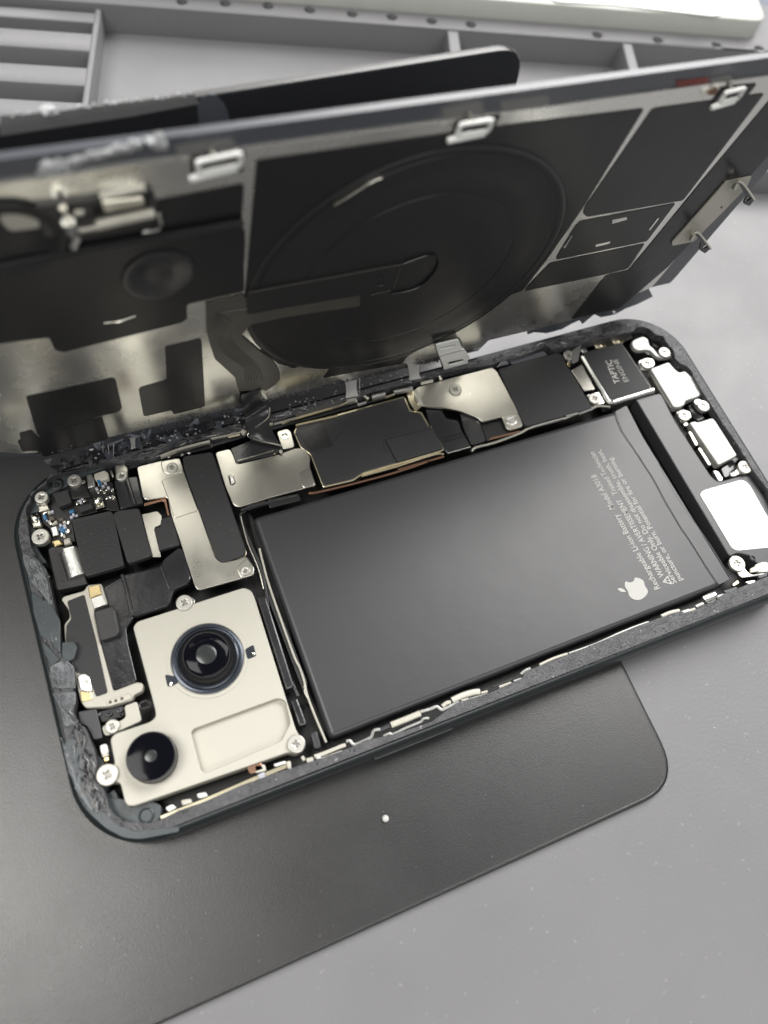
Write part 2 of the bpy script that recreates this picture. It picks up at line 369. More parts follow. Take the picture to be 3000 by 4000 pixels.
# ================================================================== phone body
PL_, PW = 147.6, 70.9; ZR = 7.4
ph = empty('phone', (74, 36, 0), 'opened dark smartphone body lying on the black holder with its inner parts exposed', 'phone')
CAV = ('Z 291,2700 G 700,100 680,190 730,310 790,330 830,440 880,550 900,680 875,780 900,850 960,900 985,980 1010,1080 1060,1150 1200,1215 1400,1220 1480,1190 1659,1100 '
       'B 1100,1290 1300,1200 1500,1130 1659,1080 R 370,570 420,545 500,530 620,490 700,430 800,400 900,355 910,335 1040,283 1280,185 1380,150 1420,150 1500,115 1520,95 1560,80 1659,40 '
       'Z 3120,2190 3080,2080 H 1659,2110 1500,1900 1330,1620 1150,1360 1040,1180 950,1050 880,930 830,820 780,770 720,750 660,700 640,600 600,560 550,500 530,450 440,430 380,370 300,345 230,360 200,400 '
       'K 1150,390 900,450 830,470 700,490 600,510 580,480 530,480 480,510 330,570 200,600 120,620 60,650 D 580,440 430,470 380,500 260,530 T 800,560 740,590 560,640 110,760 '
       'S 950,520 830,560 520,620 350,700 60,780 0,810 U 1330,700 F 1480,340 900,450 660,500 610,560 600,640 480,700 390,740 400,850 330,950 350,1100 370,1270 400,1450 '
       'A 240,800 300,870 330,1000 370,1180 390,1330 400,1450 B 330,520 400,600 395,700')
cav = rnd(pts(CAV, ZR), .5, 3)
outer = lambda ins: rrect(ins, ins, PL_-ins, PW-ins, 13.4-ins, 14)
g = G(); prof = [(1.3, .0), (.45, .45), (.08, 1.3), (0, 2.2), (0, 5.0), (.12, 5.9), (.5, 6.75), (.95, 7.15), (1.15, 7.18), (1.2, 6.9), (1.32, 6.9)]
vsr = []; n = len(outer(0))
for ins, z in prof: vsr += [Vector((x, y, z)) for x, y in outer(ins)]
g.add(vsr, [(i*n+k, i*n+(k+1) % n, (i+1)*n+(k+1) % n, (i+1)*n+k) for i in range(len(prof)-1) for k in range(n)] + [tuple(range(n))])
frame = g.build('frame', 'frame', ph)
# side button and antenna line on the near side
b0 = P1('R 440,612', 5); b1 = P1('R 700,508', 5)
g = G(); SIDE = Plane((0, 0, 0), (1, 0, 0), (0, 0, 1))   # n points to -y
g.prism(rnd([(b0[0], 2.6), (b1[0], 2.6), (b1[0], 4.7), (b0[0], 4.7)], 1.05, 6), -.2, .35, .2, SIDE); g.build('side_button', 'frame', frame)
led = G().prism(outer(1.35), 5.2, ZR, .0, holes=[cav]).build('rim_ledge', 'ledge', ph)
G().prism(outer(1.6), .5, 1.4).build('mid_plate', 'dark', ph)
# sealant lumps and torn patches on the ledge
def inside(p, poly):
    c = False; j = len(poly)-1
    for i in range(len(poly)):
        if (poly[i][1] > p[1]) != (poly[j][1] > p[1]) and p[0] < (poly[j][0]-poly[i][0])*(p[1]-poly[i][1])/(poly[j][1]-poly[i][1]) + poly[i][0]: c = not c
        j = i
    return c
oin = outer(1.7)
def on_ledge(u, v): return inside((u, v), oin) and not inside((u, v), cav)
g = G(); k = 0
while k < 1500:
    u, v = random.uniform(0, PL_), random.uniform(0, PW)
    if on_ledge(u, v):
        k += 1
        if v < 8 and u > 20 and random.random() < .8: continue
        g.lump((u, v, ZR + .01), random.uniform(.08, .34), random.uniform(.25, .6))
o = g.build('sealant_crumbs', 'ledge', led); o['kind'] = 'stuff'
g = G()
for s_ in ('A 140,750 260,830 300,900 320,1010 345,1090 330,1120 250,1000 200,960 150,820', 'A 330,1490 430,1450 480,1500 490,1640 340,1640 320,1560', 'G 480,20 700,0 700,120 640,220 700,300 600,330 560,180', 'G 560,420 640,560 700,800 800,1000 900,1120 860,1130 740,980 640,760 590,560'):
    p = rnd(pts(s_, ZR + .2), .3)
    g.prism(p, ZR - .1, ZR + .22, .15)
    xs = [a[0] for a in p]; ys = [a[1] for a in p]; j = 0
    while j < 90:
        u, v = random.uniform(min(xs), max(xs)), random.uniform(min(ys), max(ys)); j += 1
        if inside((u, v), p):
            a = random.gauss(1.75, .25); L_ = random.uniform(.8, 3.0)
            if not inside((u + math.cos(a)*L_, v + math.sin(a)*L_), p): continue
            g.tube([(u, v, ZR+.25), (u + math.cos(a)*L_*.5, v + math.sin(a)*L_*.5, ZR+.42), (u + math.cos(a)*L_, v + math.sin(a)*L_, ZR+.22)], [.06, random.uniform(.12, .3), .05], 6, .5)
g.build('torn_sealant', 'ledge_lt', led)
g = G()
for s_ in ('A 200,1010 330,1090 390,1200 390,1420 330,1340 260,1300 215,1150', 'A 400,1340 480,1335 500,1370 480,1450 400,1480', 'A 265,1320 380,1440 390,1450 330,1500 290,1420', 'A 160,860 240,930 240,980 190,960'):
    g.prism(rnd(pts(s_, ZR+.3), .4), ZR, ZR + .3, .12)
g.build('adhesive_patch', 'teal', led)
# pale teal gloss smear round the near left corner
g = G(); p = rnd(pts('G 600,450 690,430 780,600 800,700 760,760 800,900 900,1060 1060,1230 1250,1300 1659,1250 1659,1300 1300,1370 1150,1360 980,1270 830,1130 720,940 650,760 610,600', ZR+.08), .8)
g.prism(p, ZR-.1, ZR+.08, .05); g.build('sealant_smear', 'teal', led)
for m_, n_ in (('ptape', 130), ('shard', 110), ('glue', 30)):
    g = G(); k = 0
    while k < n_:
        u, v = random.choice(((random.uniform(1.6, 7), random.uniform(8, 62)), (random.uniform(20, 60), random.uniform(64, 70)), (random.uniform(80, 140), random.uniform(65, 70)), (random.uniform(1.6, 12), random.uniform(2, 14))))
        a = (1.57 if v < 62 else 0) + random.gauss(0, .35); L_ = random.uniform(.6, 3.2); e_ = (u + math.cos(a)*L_, v + math.sin(a)*L_)
        if not (on_ledge(u, v) and on_ledge(*e_)): continue
        k += 1; w_ = random.gauss(0, .2)
        g.tube([(u, v, ZR+.05), ((u+e_[0])/2 + w_, (v+e_[1])/2 - w_, ZR+random.uniform(.12, .45)), (e_[0], e_[1], ZR+.05)], [.04, random.uniform(.05, .18), .04], 6, .6)
    g.build('adhesive_thread', m_, led)['kind'] = 'stuff'
# ledge floor pads at corners (chassis plastic a step lower)
def tp(name, s_, z, m_, th=1.5, **k): return plate(name, s_, z, th, m_, ph, **k)
tp('chassis_corner', 'F 600,640 640,510 900,450 1480,330 1480,380 1100,520 900,640 760,720 620,760 600,900 480,1000 430,1000 380,1090 400,1180 480,1240 420,1300 500,1500 620,1659 400,1659 350,1300 300,1000 400,700', 5.6, 'teal', 3, rad=.8)
tp('chassis_corner', 'G 960,980 1180,1000 1200,1080 1400,1010 1500,1060 1480,1200 1250,1260 1050,1180 960,1090', 5.4, 'teal', 3, rad=.8)
tp('chassis_corner', 'G 860,560 960,640 1000,900 940,1000 850,800', 5.6, 'teal', 3, rad=.8)
tp('chassis_corner', 'K 1350,350 1450,300 1560,320 1659,400 1659,560 1480,560 1400,480', 4.6, 'barrel', 3, rad=.8)
G().lathe(P1('F 735,635', 5.7), [(1.3, 5.5), (1.3, 5.9), (1.0, 6.05), (.85, 5.6), (.6, 5.5), (.45, 5.8), (.1, 5.85)], 28).build('screw_post', 'foil', ph)
G().lathe(P1('G 1355,1150', 5.5), [(1.25, 5.3), (1.25, 5.6), (1.05, 5.7), (.8, 5.2), (.5, 5.0), (.3, 5.3)], 28).build('screw_post', 'teal', ph)
G().lathe(P1('H 460,520', 5), [(1.5, 4.6), (1.5, 5.1), (1.1, 5.2), (.9, 4.2), (.1, 4.2)], 28).build('screw_post', 'dark', ph)
g = G(); g.box(P1('G 1040,985', 5), 1.6, 2.0, 3, 5, .2, .15); g.build('locating_block', 'teal', ph)

# ------------------------------------------------------------------ battery
batt = empty  # placeholder name guard
bo = G()
bp = rnd(pts('Z 985,2022 2396,1606 2447,1580 E 760,935 Z 2862,2250 2810,2293 1290,2888', 5.9), 1.2, 5)
bo.prism(bp, 1.6, 5.9, 1.0, seg=6)
battery = bo.build('battery', 'batt', ph, 60)
sp_ = smooth_path(path3('E 545,745 575,830 600,890 660,980 720,1070 830,1240 900,1370 1010,1560 1110,1710 1210,1870 1300,2005', 5.93), 5)
sp_ = [p + Vector((random.uniform(-.05, .05), random.uniform(-.05, .05), 0)) for p in sp_]
G().tube(sp_, .10, 6, .35).build('wrap_seam', 'seam', battery)
ff = rnd(pts('E 556,752 640,706 755,930 1385,1960 1305,2000 1212,1862 1112,1702 1014,1556 905,1364 835,1234 725,1065 665,975 606,886', 5.97), .4)
G().prism(ff, 5.7, 5.97, .06).build('end_wrap', 'batt', battery)
G().tube(smooth_path(path3('E 830,935 860,1100 930,1240 1060,1450 1250,1720 1390,1950', 5.98)[1:], 4), .06, 6, .5).build('wrap_crease', 'batt', battery)
dirY = math.atan2(P1('E 400,1040', 5.9)[1] - P1('E 870,2030', 5.9)[1], P1('E 400,1040', 5.9)[0] - P1('E 870,2030', 5.9)[0])
def tl(s0, s1, body, size, k=0, h=5.97):
    a = P1(s0, h); b = P1(s1, h); ang = math.atan2(b[1]-a[1], b[0]-a[0])
    return text('printed_text', body, size, a, ang, h, battery, width=math.hypot(b[0]-a[0], b[1]-a[1]), bold=.012)
tl('Q 1042,1892', 'Q 243,482', 'Rechargeable Li-ion Battery   Model A3018', 1.85)
tl('Q 1092,1737', 'Q 218,200', 'WARNING / AVERTISSEMENT   Trained Technician', 1.75)
tl('Q 1248,1822', 'Q 303,175', 'Serviceable Only. Do not disassemble, crush, heat,', 1.75)
tl('Q 1318,1790', 'Q 440,262', 'puncture, or burn. Potential for fire or burning.', 1.75)
# warning triangle
a = P1('E 905,1985', 5.97); b = P1('E 965,2000', 5.97); c = P1('E 942,1920', 5.97)
tri = pts('Q 1180,1840 1065,1815 1105,1740', 5.97); cx = sum(p[0] for p in tri)/3; cy = sum(p[1] for p in tri)/3
ux, uy = math.cos(dirY), math.sin(dirY)     # reading direction; up is to the left of it
def lt(p, o, s_, h=5.97): return (o[0] + p[0]*s_*ux - p[1]*s_*uy, o[1] + p[0]*s_*uy + p[1]*s_*ux)
T0 = [(-1.15, -.9), (1.15, -.9), (0, 1.1)]; T1 = [(-.72, -.65), (.72, -.65), (0, .62)]
G().prism(rnd([lt(p, (cx, cy), .86) for p in T0], .25), 5.9, 5.97, 0, holes=[rnd([lt(p, (cx, cy), .86) for p in T1], .1)]).build('warning_mark', 'print', battery)
G().prism([lt(p, (cx, cy), 1.) for p in ((-.09, -.2), (.09, -.2), (.12, .45), (-.12, .45))], 5.9, 5.97).prism(ellipse(*lt((0, -.42), (cx, cy), 1.), .11, n=10), 5.9, 5.97).build('warning_bar', 'print', battery)
# fruit logo
AP = [(0,.62),(.30,.72),(.62,.66),(.86,.44),(.66,.24),(.60,-.04),(.70,-.30),(.93,-.48),(.78,-.80),(.52,-1.06),(.28,-1.08),(0,-.98),(-.30,-1.08),(-.58,-1.02),(-.86,-.62),(-1.0,-.16),(-.94,.28),(-.70,.60),(-.36,.72)]
lc = P1('Q 722,1898', 5.97)
G().prism(rnd([lt(p, lc, 2.35) for p in AP], .8, 5), 5.9, 5.97).build('logo', 'print', battery)
leaf = [(-.02,.80),(.02,1.10),(.20,1.34),(.44,1.44),(.42,1.14),(.24,.90)]
G().prism(rnd([lt(p, lc, 2.35) for p in leaf], .5, 4), 5.9, 5.97).build('logo_leaf', 'print', battery)

# ------------------------------------------------------------------ shields, boards, pads
sh = tp('shield_bracket', 'A 885,205 1040,165 1165,145 1195,245 1290,490 1395,790 1430,825 1520,810 1600,785 1650,860 1645,910 1560,930 1290,1005 1265,985 1165,680 1110,520 1085,400 945,420 925,400', 6.5, 'steel', .5, rad=.6)
plate('raised_panel', 'A 1045,290 1195,250 1285,488 1128,540 1085,400', 6.68, .15, 'steel', sh, rad=.5, bev=.12)
plate('raised_panel', 'A 1600,790 1650,860 1640,908 1565,928 1530,860', 6.75, .25, 'steel', sh, rad=.6, bev=.15)
plate('raised_panel', 'A 1040,168 1165,147 1192,235 1090,255 1050,230', 6.75, .25, 'steel', sh, rad=.6, bev=.15)
screw('A 1115,205', 7.1, sh, 1.05); screw('A 1590,875', 7.1, sh, .95)
tp('foam_pad', 'C 18,800 215,768 235,830 432,1400 425,1440 290,1488 245,1470 30,880', 6.9, 'label', 1.2, rad=.8, bev=.25)
tp('shield_edge', 'A 1195,185 1375,112 1600,760 1590,790 1440,832 1395,800', 6.2, 'brass', .4, rad=.8)
s2 = tp('connector_shield', 'C 232,775 330,750 378,852 640,790 760,745 810,750 850,800 845,860 888,990 600,1065 385,1132 350,1112 300,1000', 6.4, 'steel', .5, rad=.7, holes=['C 318,925 345,920 365,975 335,990'])
plate('raised_panel', 'C 775,905 850,870 885,985 800,1010', 6.6, .25, 'steel', s2, rad=.9, bev=.15)
plate('latch', 'C 325,925 345,915 365,970 335,985', 6.0, .4, 'silver', s2, rad=.3)
tt = tp('screw_tab', 'C 630,640 700,620 725,640 750,740 670,758', 6.3, 'steel', .5, rad=.6, holes=[ellipse(*P1('C 684,667', 6.3), .55, n=20)])
G().lathe(P1('C 684,667', 6.3), [(.95, 6.25), (.95, 6.42), (.6, 6.42), (.5, 6.0)], 24).build('hole_ring', 'silver', tt)
MB = 'C 748,642 772,602 1020,538 1458,418 1494,512 1562,518 1618,612 D 328,848 428,1022 C 1190,900 1125,945 935,990 858,785 790,733'
tp('board_can', 'C 738,640 768,592 1020,525 1462,405 1502,500 1570,508 1630,612 D 338,848 440,1030 C 1195,915 1130,960 932,1005 848,790 780,740', 6.0, 'brass', 1.6, rad=.5, bev=.2)
bc = tp('board_cover', MB, 6.25, 'cover', .3, rad=.5)
plate('chip_pad', 'D 10,950 355,868 425,1015 95,1112', 6.75, .5, 'label', bc, rad=.3, bev=.2)
plate('heat_film', 'C 772,640 930,575 1000,730 850,775', 6.33, .08, 'foil', bc, rad=.3, bev=.03)
g = G()
for a_ in ('C 865,770 1000,735', 'C 860,800 960,760', 'C 880,790 1000,690', 'C 1010,700 1040,650', 'C 1300,680 1450,640', 'C 970,950 1150,890', 'C 1320,690 1330,780'):
    q = path3(a_, 6.26); g.tube([q[0], (q[0]+q[1])/2 + Vector((.1, .1, 0)), q[1]], [.03, .09, .03], 6, .6)
g.build('film_crease', 'foil', bc)
# orange edge strip below the board, brass ledges
g = G().tube(smooth_path(path3('C 840,1040 890,1035 1100,985 1400,905 1650,820 D 100,1170 430,1075', 5.9), 3), .32, 8, .8); g.build('copper_edge', 'copper', ph)
g = G().tube(smooth_path(path3('C 1180,930 1400,870 1650,790 D 430,1060', 5.6), 3), .3, 8, .8); g.build('board_edge', 'brass', ph)
g = G().tube(smooth_path(path3('C 400,1155 480,1128 760,1060', 5.6), 3), .35, 8); g.build('flex_edge', 'flex', ph)
tp('flex_strip', 'C 570,1080 775,1040 790,1085 585,1135', 5.8, 'foil', .5)
tp('flex_strip', 'C 430,1120 560,1085 570,1110 440,1150', 5.8, 'flex', .5)
# triangular shield
ts = tp('triangle_shield', 'D 215,605 240,575 500,505 780,432 815,462 940,700 975,775 840,792 705,826 680,800 560,750 420,722 280,712 240,690 222,660', 6.9, 'steel', .5, rad=.9)
screw('D 515,590', 7.4, ts, 1.35)
st_ = tp('screw_tab', 'D 845,790 975,762 1003,860 905,886 880,872', 6.5, 'steel', .5, rad=.7, holes=[ellipse(*P1('D 918,815', 6.5), .5, n=20)])
G().lathe(P1('D 918,815', 6.5), [(1.15, 6.45), (1.15, 6.7), (.9, 6.75), (.6, 6.7), (.5, 6.2)], 24).build('hole_ring', 'silver', st_)
tp('flex_cable', 'D 300,735 410,735 450,800 530,815 560,890 625,1000 460,1055 440,1030 330,850', 5.9, 'flex', .4)
tp('flex_cable', 'D 545,760 680,800 735,950 730,960 630,990 575,880', 6.1, 'flex', .3)
for a_ in ('D 425,940 570,905', 'D 430,965 590,925', 'D 460,1050 620,1005', 'D 640,990 730,960', 'D 600,880 700,850'):
    G().tube(path3(a_, 6.05), .12, 6, .6).build('cable_fold', 'silver' if '1050' in a_ else 'flex', ph)
tp('board_section', 'D 690,820 840,790 870,870 990,890 985,905 740,965', 5.6, 'dark', .6)
tp('foam_square', 'K 108,686 650,538 700,552 730,620 985,1050 380,1218 345,1195', 6.8, 'label', 1.0, rad=.6, bev=.2)
tp('tape_flap', 'D 810,435 865,362 905,408', 7.3, 'glass', .1, rad=.1)
tp('clear_tape', 'K 200,610 530,522 570,560 240,650', 6.6, 'glass', .2)
g = G().tube(smooth_path(path3('D 630,1040 660,1010 800,975 985,905 1050,870 1300,800 1500,720 E 380,740 430,712 520,718', 6.2), 3), .32, 8, .8); g.build('battery_rail', 'steel', ph)
tp('copper_patch', 'D 740,965 770,935 985,885 985,900', 5.9, 'copper', .2)
for a_, b_ in (('D 1060,865', 'D 1290,800'), ('D 1310,785', 'D 1390,765'), ('D 1400,770', 'D 1490,735')):
    G().tube([path3(a_, 6.4)[0], path3(b_, 6.4)[0]], .3, 8).build('rail_clip', 'silver', ph)

# taptic motor
tz = 6.6
tb = tp('vibration_motor', 'E 300,338 612,250 840,590 835,615 530,700 505,690', tz - .12, 'silver', 3.5, rad=.8, bev=.7)
plate('motor_label', 'E 322,330 600,256 812,578 525,666', tz, .25, 'label', tb, rad=.2, bev=.03)
def tl2(s0, s1, body, size, bold): 
    a = P1(s0, tz+.03); b = P1(s1, tz+.03); return text('printed_text', body, size, a, math.atan2(b[1]-a[1], b[0]-a[0]), tz+.03, tb, width=math.hypot(b[0]-a[0], b[1]-a[1]), bold=bold, m_='print')
tl2('E 595,545', 'E 528,380', 'TAPTIC', 2.0, .04); tl2('E 660,535', 'E 572,372', 'ENGINE', 1.75, -.01)
G().tube(path3('E 535,688 830,600', 6.3), [.75, .75], 12).build('motor_edge', 'silver', tb)
mb_ = tp('motor_bracket', 'K 785,700 885,645 1010,880 905,895', 6.3, 'steel', .4, rad=.3)
mc = tp('motor_tab', 'K 925,930 1040,895 1100,1010 1010,1022 970,990', 6.3, 'silver', .5, rad=.5); screw('K 1003,960', 6.9, mc, 1.35)
mc = tp('motor_tab', 'K 715,545 760,510 830,560 830,620 760,640', 6.1, 'silver', .5, rad=.5); screw('K 768,560', 6.8, mc, 1.3)
tp('clear_tape', 'K 790,520 880,460 870,520 850,620 790,640', 6.9, 'ptape', .15)
tp('gold_foot', 'K 735,600 780,640 780,680 750,650', 5.8, 'gold', .3)
for a_ in ('K 1050,455', 'K 1212,415'):
    g = G().lathe(P1(a_, 5.2), [(1.5, 4.8), (1.5, 5.1), (1.1, 5.3), (.9, 5.0), (.7, 5.1), (.1, 5.1)], 24); g.build('brass_boss', 'brass', ph)
G().lathe(P1('K 905,518', 6), [(.8, 5.6), (.75, 6.0), (.4, 6.15)], 20).build('round_pin', 'silver', ph)
tp('board_section', 'K 1000,430 1340,345 1360,400 1250,440 1010,500', 4.6, 'ribbon', .6)
g = G().tube(path3('K 880,460 1150,395 1350,342', 6.6), .14, 6); g.build('thin_rail', 'brass', ph)

# ------------------------------------------------------------------ right side modules
pn = tp('speaker_panel', 'E 705,662 720,648 885,618 905,640 960,760 1030,880 1250,1215 1300,1258 1475,1208 1530,1212 1810,1630 1800,1860 1660,1890 1580,1850 1530,1790 1440,1770 1382,1800', 5.9, 'batt', 3.5, rad=.7, bev=.25)
plate('white_sticker', 'E 1168,1345 1195,1318 1475,1240 1525,1275 1640,1480 1760,1660 1760,1720 1440,1752 1400,1735', 6.02, .1, 'white_st', pn, rad=2.0, bev=.03)
for a_, rr in (('X 1140,983', .42), ('X 1083,1672', .62), ('X 1222,1110', .3)):
    G().lathe(P1(a_, 5.95), [(rr, 5.92), (rr*.8, 5.96), (rr*.6, 5.9)], 16).build('pin_hole', 'dark', pn)
m1 = tp('silver_module', 'H 385,800 590,725 640,790 700,842 760,822 860,905 945,1070 920,1100 770,1152 765,1190 718,1218 640,1222', 6.7, 'pale', 1.8, rad=.6, bev=.3)
plate('embossed_mark', 'H 655,940 760,915 800,1050 800,1075 740,1050 690,990', 6.78, .1, 'white_st', m1, rad=.6, bev=.06)
tp('module_side', 'H 385,860 420,850 640,1215 610,1230', 6.0, 'steel', 1.5)
m2 = tp('silver_module', 'H 808,1382 870,1365 900,1378 1060,1330 1100,1370 1330,1735 1300,1760 1140,1842 1120,1840', 6.6, 'pale', 1.8, rad=.6, bev=.3)
plate('module_end', 'H 1150,1800 1320,1750 1350,1775 1300,1830 1280,1790 1160,1830', 6.2, 1.2, 'batt', m2, rad=.4, bev=.2)
tp('module_side', 'H 795,1480 830,1480 910,1620 880,1640', 6.1, 'steel', 1.5); tp('module_side', 'H 900,1660 930,1650 1050,1840 1020,1850', 6.1, 'steel', 1.5)
wc = tp('white_clip', 'H 180,520 200,490 300,450 350,465 375,500 380,545 430,585 480,655 520,650 590,600 630,640 610,680 500,692 440,665 385,605 330,600 260,612 200,580', 6.4, 'pale', .9, rad=.8, bev=.3)
G().lathe(P1('H 283,533', 6.5), [(.6, 6.42), (.5, 6.46), (.3, 6.2)], 16).build('pin_hole', 'dark', wc)
screw('H 545,622', 6.9, wc, 1.35)
mc = tp('screw_tab', 'H 250,720 340,680 420,690 445,760 400,800 300,830', 6.2, 'silver', .8, rad=.8, bev=.2); screw('H 352,742', 6.9, mc, 1.35)
mc = tp('screw_tab', 'H 660,1270 740,1240 820,1260 840,1330 800,1360 720,1390', 6.2, 'silver', .8, rad=.8, bev=.2); screw('H 757,1302', 6.9, mc, 1.4)
mc = tp('screw_tab', 'H 850,1150 900,1120 1000,1150 1050,1220 1030,1260 950,1270 900,1220', 6.3, 'silver', .8, rad=.8, bev=.2); screw('H 965,1200', 7.0, mc, 1.4)
mc = tp('screw_tab', 'H 1250,1930 1310,1910 1340,1820 1410,1795 1470,1830 1490,1900 1440,1945 1370,1935 1300,1965 1260,1965', 6.3, 'silver', .8, rad=.8, bev=.2); screw('H 1412,1862', 7.0, mc, 1.5)
tp('small_clamp', 'H 1060,1900 1120,1900 1180,1990 1160,2020 1130,2020', 6.0, 'silver', .9, rad=.5, bev=.2)
tp('small_clamp', 'H 740,1390 790,1380 800,1410 760,1425', 6.0, 'silver', .7, rad=.3)
tp('flex_section', 'H 860,1170 905,1240 980,1340 900,1370 830,1290 800,1200', 5.0, 'flex', .8)
tp('flex_section', 'H 1150,1880 1290,1790 1320,1860 1250,1960 1190,1980', 5.0, 'flex', .8)
tp('gasket', 'H 640,600 700,660 860,880 800,860 720,780 640,720 560,690', 5.3, 'barrel', 2, rad=.5)
g = G().tube(smooth_path(path3('H 600,690 720,800 840,900 960,1060 1060,1240 1250,1500 1420,1760 1560,1990 1800,2300', 5.6), 3), .5, 8); g.build('side_gasket', 'foil', ph)
br = tp('end_bracket', 'X 855,1690 940,1650 1000,1680 1010,1770 1070,1830 1229,1800 1229,1830 985,1862 960,1850', 6.3, 'silver', .8, rad=.8, bev=.25)
screw('X 937,1722', 7.0, br, 1.7)
plate('bracket_lip', 'X 1060,1770 1120,1745 1130,1800 1060,1810', 6.6, .3, 'cream', br, rad=.3); tp('white_clip', 'X 1095,1740 1190,1700 1260,1720 1290,1800 1130,1810', 6.6, 'pale', .6, rad=.6)
for s_, m_ in (('X 800,1985 930,1945 950,1990 830,2015', 'teal'), ('X 885,1925 940,1880 960,1910 900,1945', 'brass'), ('X 950,1970 1010,1930 1030,1960 960,1985', 'glass'), ('X 1010,1900 1100,1880 1120,1905 1040,1925', 'silver'), ('X 1130,1850 1229,1800 1229,1840 1150,1870', 'teal')):
    tp('end_seal', s_, 6.6, m_, .6, rad=.3)

# ------------------------------------------------------------------ camera module
CAMP = 'B 718,345 740,315 1320,130 1360,150 1375,185 1600,905 1640,960 1640,1010 1600,1032 1560,1020 725,1310 690,1310 675,1290 648,1180 590,1185 540,1165 535,1115 575,1095 622,1090 595,950 620,920 810,857 842,830 838,790'
cz = 7.2
pocket = pts('B 1032,915 1045,895 1500,728 1540,742 1568,865 1545,905 1520,958 1115,1130 1085,1122', cz)
cam_m = G().prism(rnd(pts(CAMP, cz), .8), 3.0, cz, .16, holes=[rnd(pocket, .9)]).build('camera_module', 'cambody', ph)
G().prism(rnd(pocket, .8), 4.5, cz - 1.3).build('pocket_floor', 'cambody', cam_m)
# main camera
mc_ = P1('B 1122,515', cz); R0 = abs(P1('B 1326,500', cz)[0] - P1('B 918,525', cz)[0]) / 2
G().lathe(mc_, [(R0*1.12, cz), (R0*1.12, cz+.12), (R0*1.03, cz+.14), (R0*1.02, cz-.1)], 72).build('ring_lip', 'cambody', cam_m)
G().lathe(mc_, [(R0, cz-.1), (R0, cz+.35), (R0*.97, cz+.45), (R0*.90, cz+.45), (R0*.89, cz+.1), (R0*.86, cz+.05), (R0*.86, cz+.4), (R0*.82, cz+.5), (R0*.80, cz+.2)], 72).build('lens_ring', 'ringm', cam_m)
lr = [(R0*.80, cz), (R0*.78, cz+.5), (R0*.72, cz+1.0), (R0*.70, cz+1.3), (R0*.66, cz+1.75), (R0*.655, cz+2.2), (R0*.64, cz+2.3)]
mb2 = (mc_[0] , mc_[1] + .1)
G().lathe(mb2, lr, 72).build('lens_barrel', 'barrel', cam_m)
ln = G().lathe(mb2, [(R0*.64, cz+2.26)] + [(R0*.63*math.cos(a), cz+2.26+.45*math.sin(a)) for a in (0, .3, .6, .9, 1.2, 1.45)], 64).build('main_lens', 'lens', cam_m)
G().lathe(mb2, [(R0*.30*math.cos(a), cz+2.60+.16*math.sin(a)) for a in (0, .4, .8, 1.2, 1.5)], 40).build('lens_center', 'lensin', cam_m)
for s_, pt in (('B 1320,465 1370,438 1385,500 1335,520', 'B 1368,490'), ('B 890,600 950,610 965,650 905,668', 'B 925,650')):
    plate('locating_tab', s_, cz+.15, .3, 'ringm', cam_m, rad=.4, bev=.08)
    u, v = P1(pt, cz+.3); G().lump((u, v, cz+.25), .38, .7, 2).build('solder_dot', 'solder', cam_m)
# second camera
uc = P1('B 815,1042', 10.0); R1 = abs(P1('B 962,1035', 10.)[0] - P1('B 672,1050', 10.)[0]) / 2 * .99
G().lathe(uc, [(R1*1.02, cz), (R1*1.02, 8.4), (R1*1.0, 8.5), (R1*1.0, 9.7), (R1*.985, 9.95), (R1*.96, 10.0)], 72).build('wide_lens_barrel', 'barrel', cam_m)
G().lathe(uc, [(R1*.965*math.cos(a), 9.98+.15*math.sin(a)) for a in (0, .4, .8, 1.2, 1.5)], 72).build('wide_lens', 'lens', cam_m)
G().lathe(uc, [(R1*.24*math.cos(a), 10.13+.06*math.sin(a)) for a in (0, .5, 1, 1.5)], 40).build('lens_center', 'lensin', cam_m)
screw('B 578,1142', 7.9, cam_m, 1.75, th=.8); screw('B 1600,975', 7.8, cam_m, 1.55)
lug = tp('screw_lug', 'B 950,190 1000,168 1050,190 1055,215 960,245', 6.9, 'steel', 2, rad=.8); screw('B 995,212', 7.6, lug, 1.5)
lg = tp('small_bracket', 'B 548,885 600,850 645,855 680,830 670,770 740,745 765,850 600,925 565,932', 6.4, 'cambody', .5, rad=.5); screw('B 605,880', 7.0, lg, 1.2)
tp('black_latch', 'B 1385,180 1435,175 1590,665 1545,685', 6.2, 'flex', 3, rad=.4, bev=.3); tp('black_latch', 'B 1570,740 1605,725 1659,870 1615,880', 6.0, 'flex', 3, rad=.4, bev=.3)
tp('flex_block', 'Y 500,740 565,715 610,880 545,900', 5.6, 'batt', 2, rad=.6, bev=.3)
tp('battery_tray_wall', 'B 1440,170 1475,165 1659,640 1659,760 1640,700', 5.4, 'foil', 3)

# cables left of the battery
def cable(s_, h, rad, m_, name='cable', flat=.6): return G().tube(smooth_path(path3(s_, h), 5), rad, 8, flat).build(name, m_, ph)
cable('C 430,1155 400,1175 408,1230 470,1380 520,1500 560,1659 Y 160,-60 200,20 300,200 390,400', 5.4, .28, 'foil')
cable('C 400,1190 440,1350 510,1520 545,1659', 5.6, .12, 'steel')
cable('C 520,1400 545,1500 590,1659 Y 340,0 400,130 445,260 470,380 540,570 650,830', 5.6, .22, 'cream', flat=1.5)
cable('Y 440,320 460,300 450,360 480,420', 5.9, .12, 'cream')
tp('cable_channel', 'C 440,1160 470,1180 600,1500 640,1659 Y 420,160 640,700 660,840 560,640 330,100 B 1440,160', 3.2, 'foil', 1)

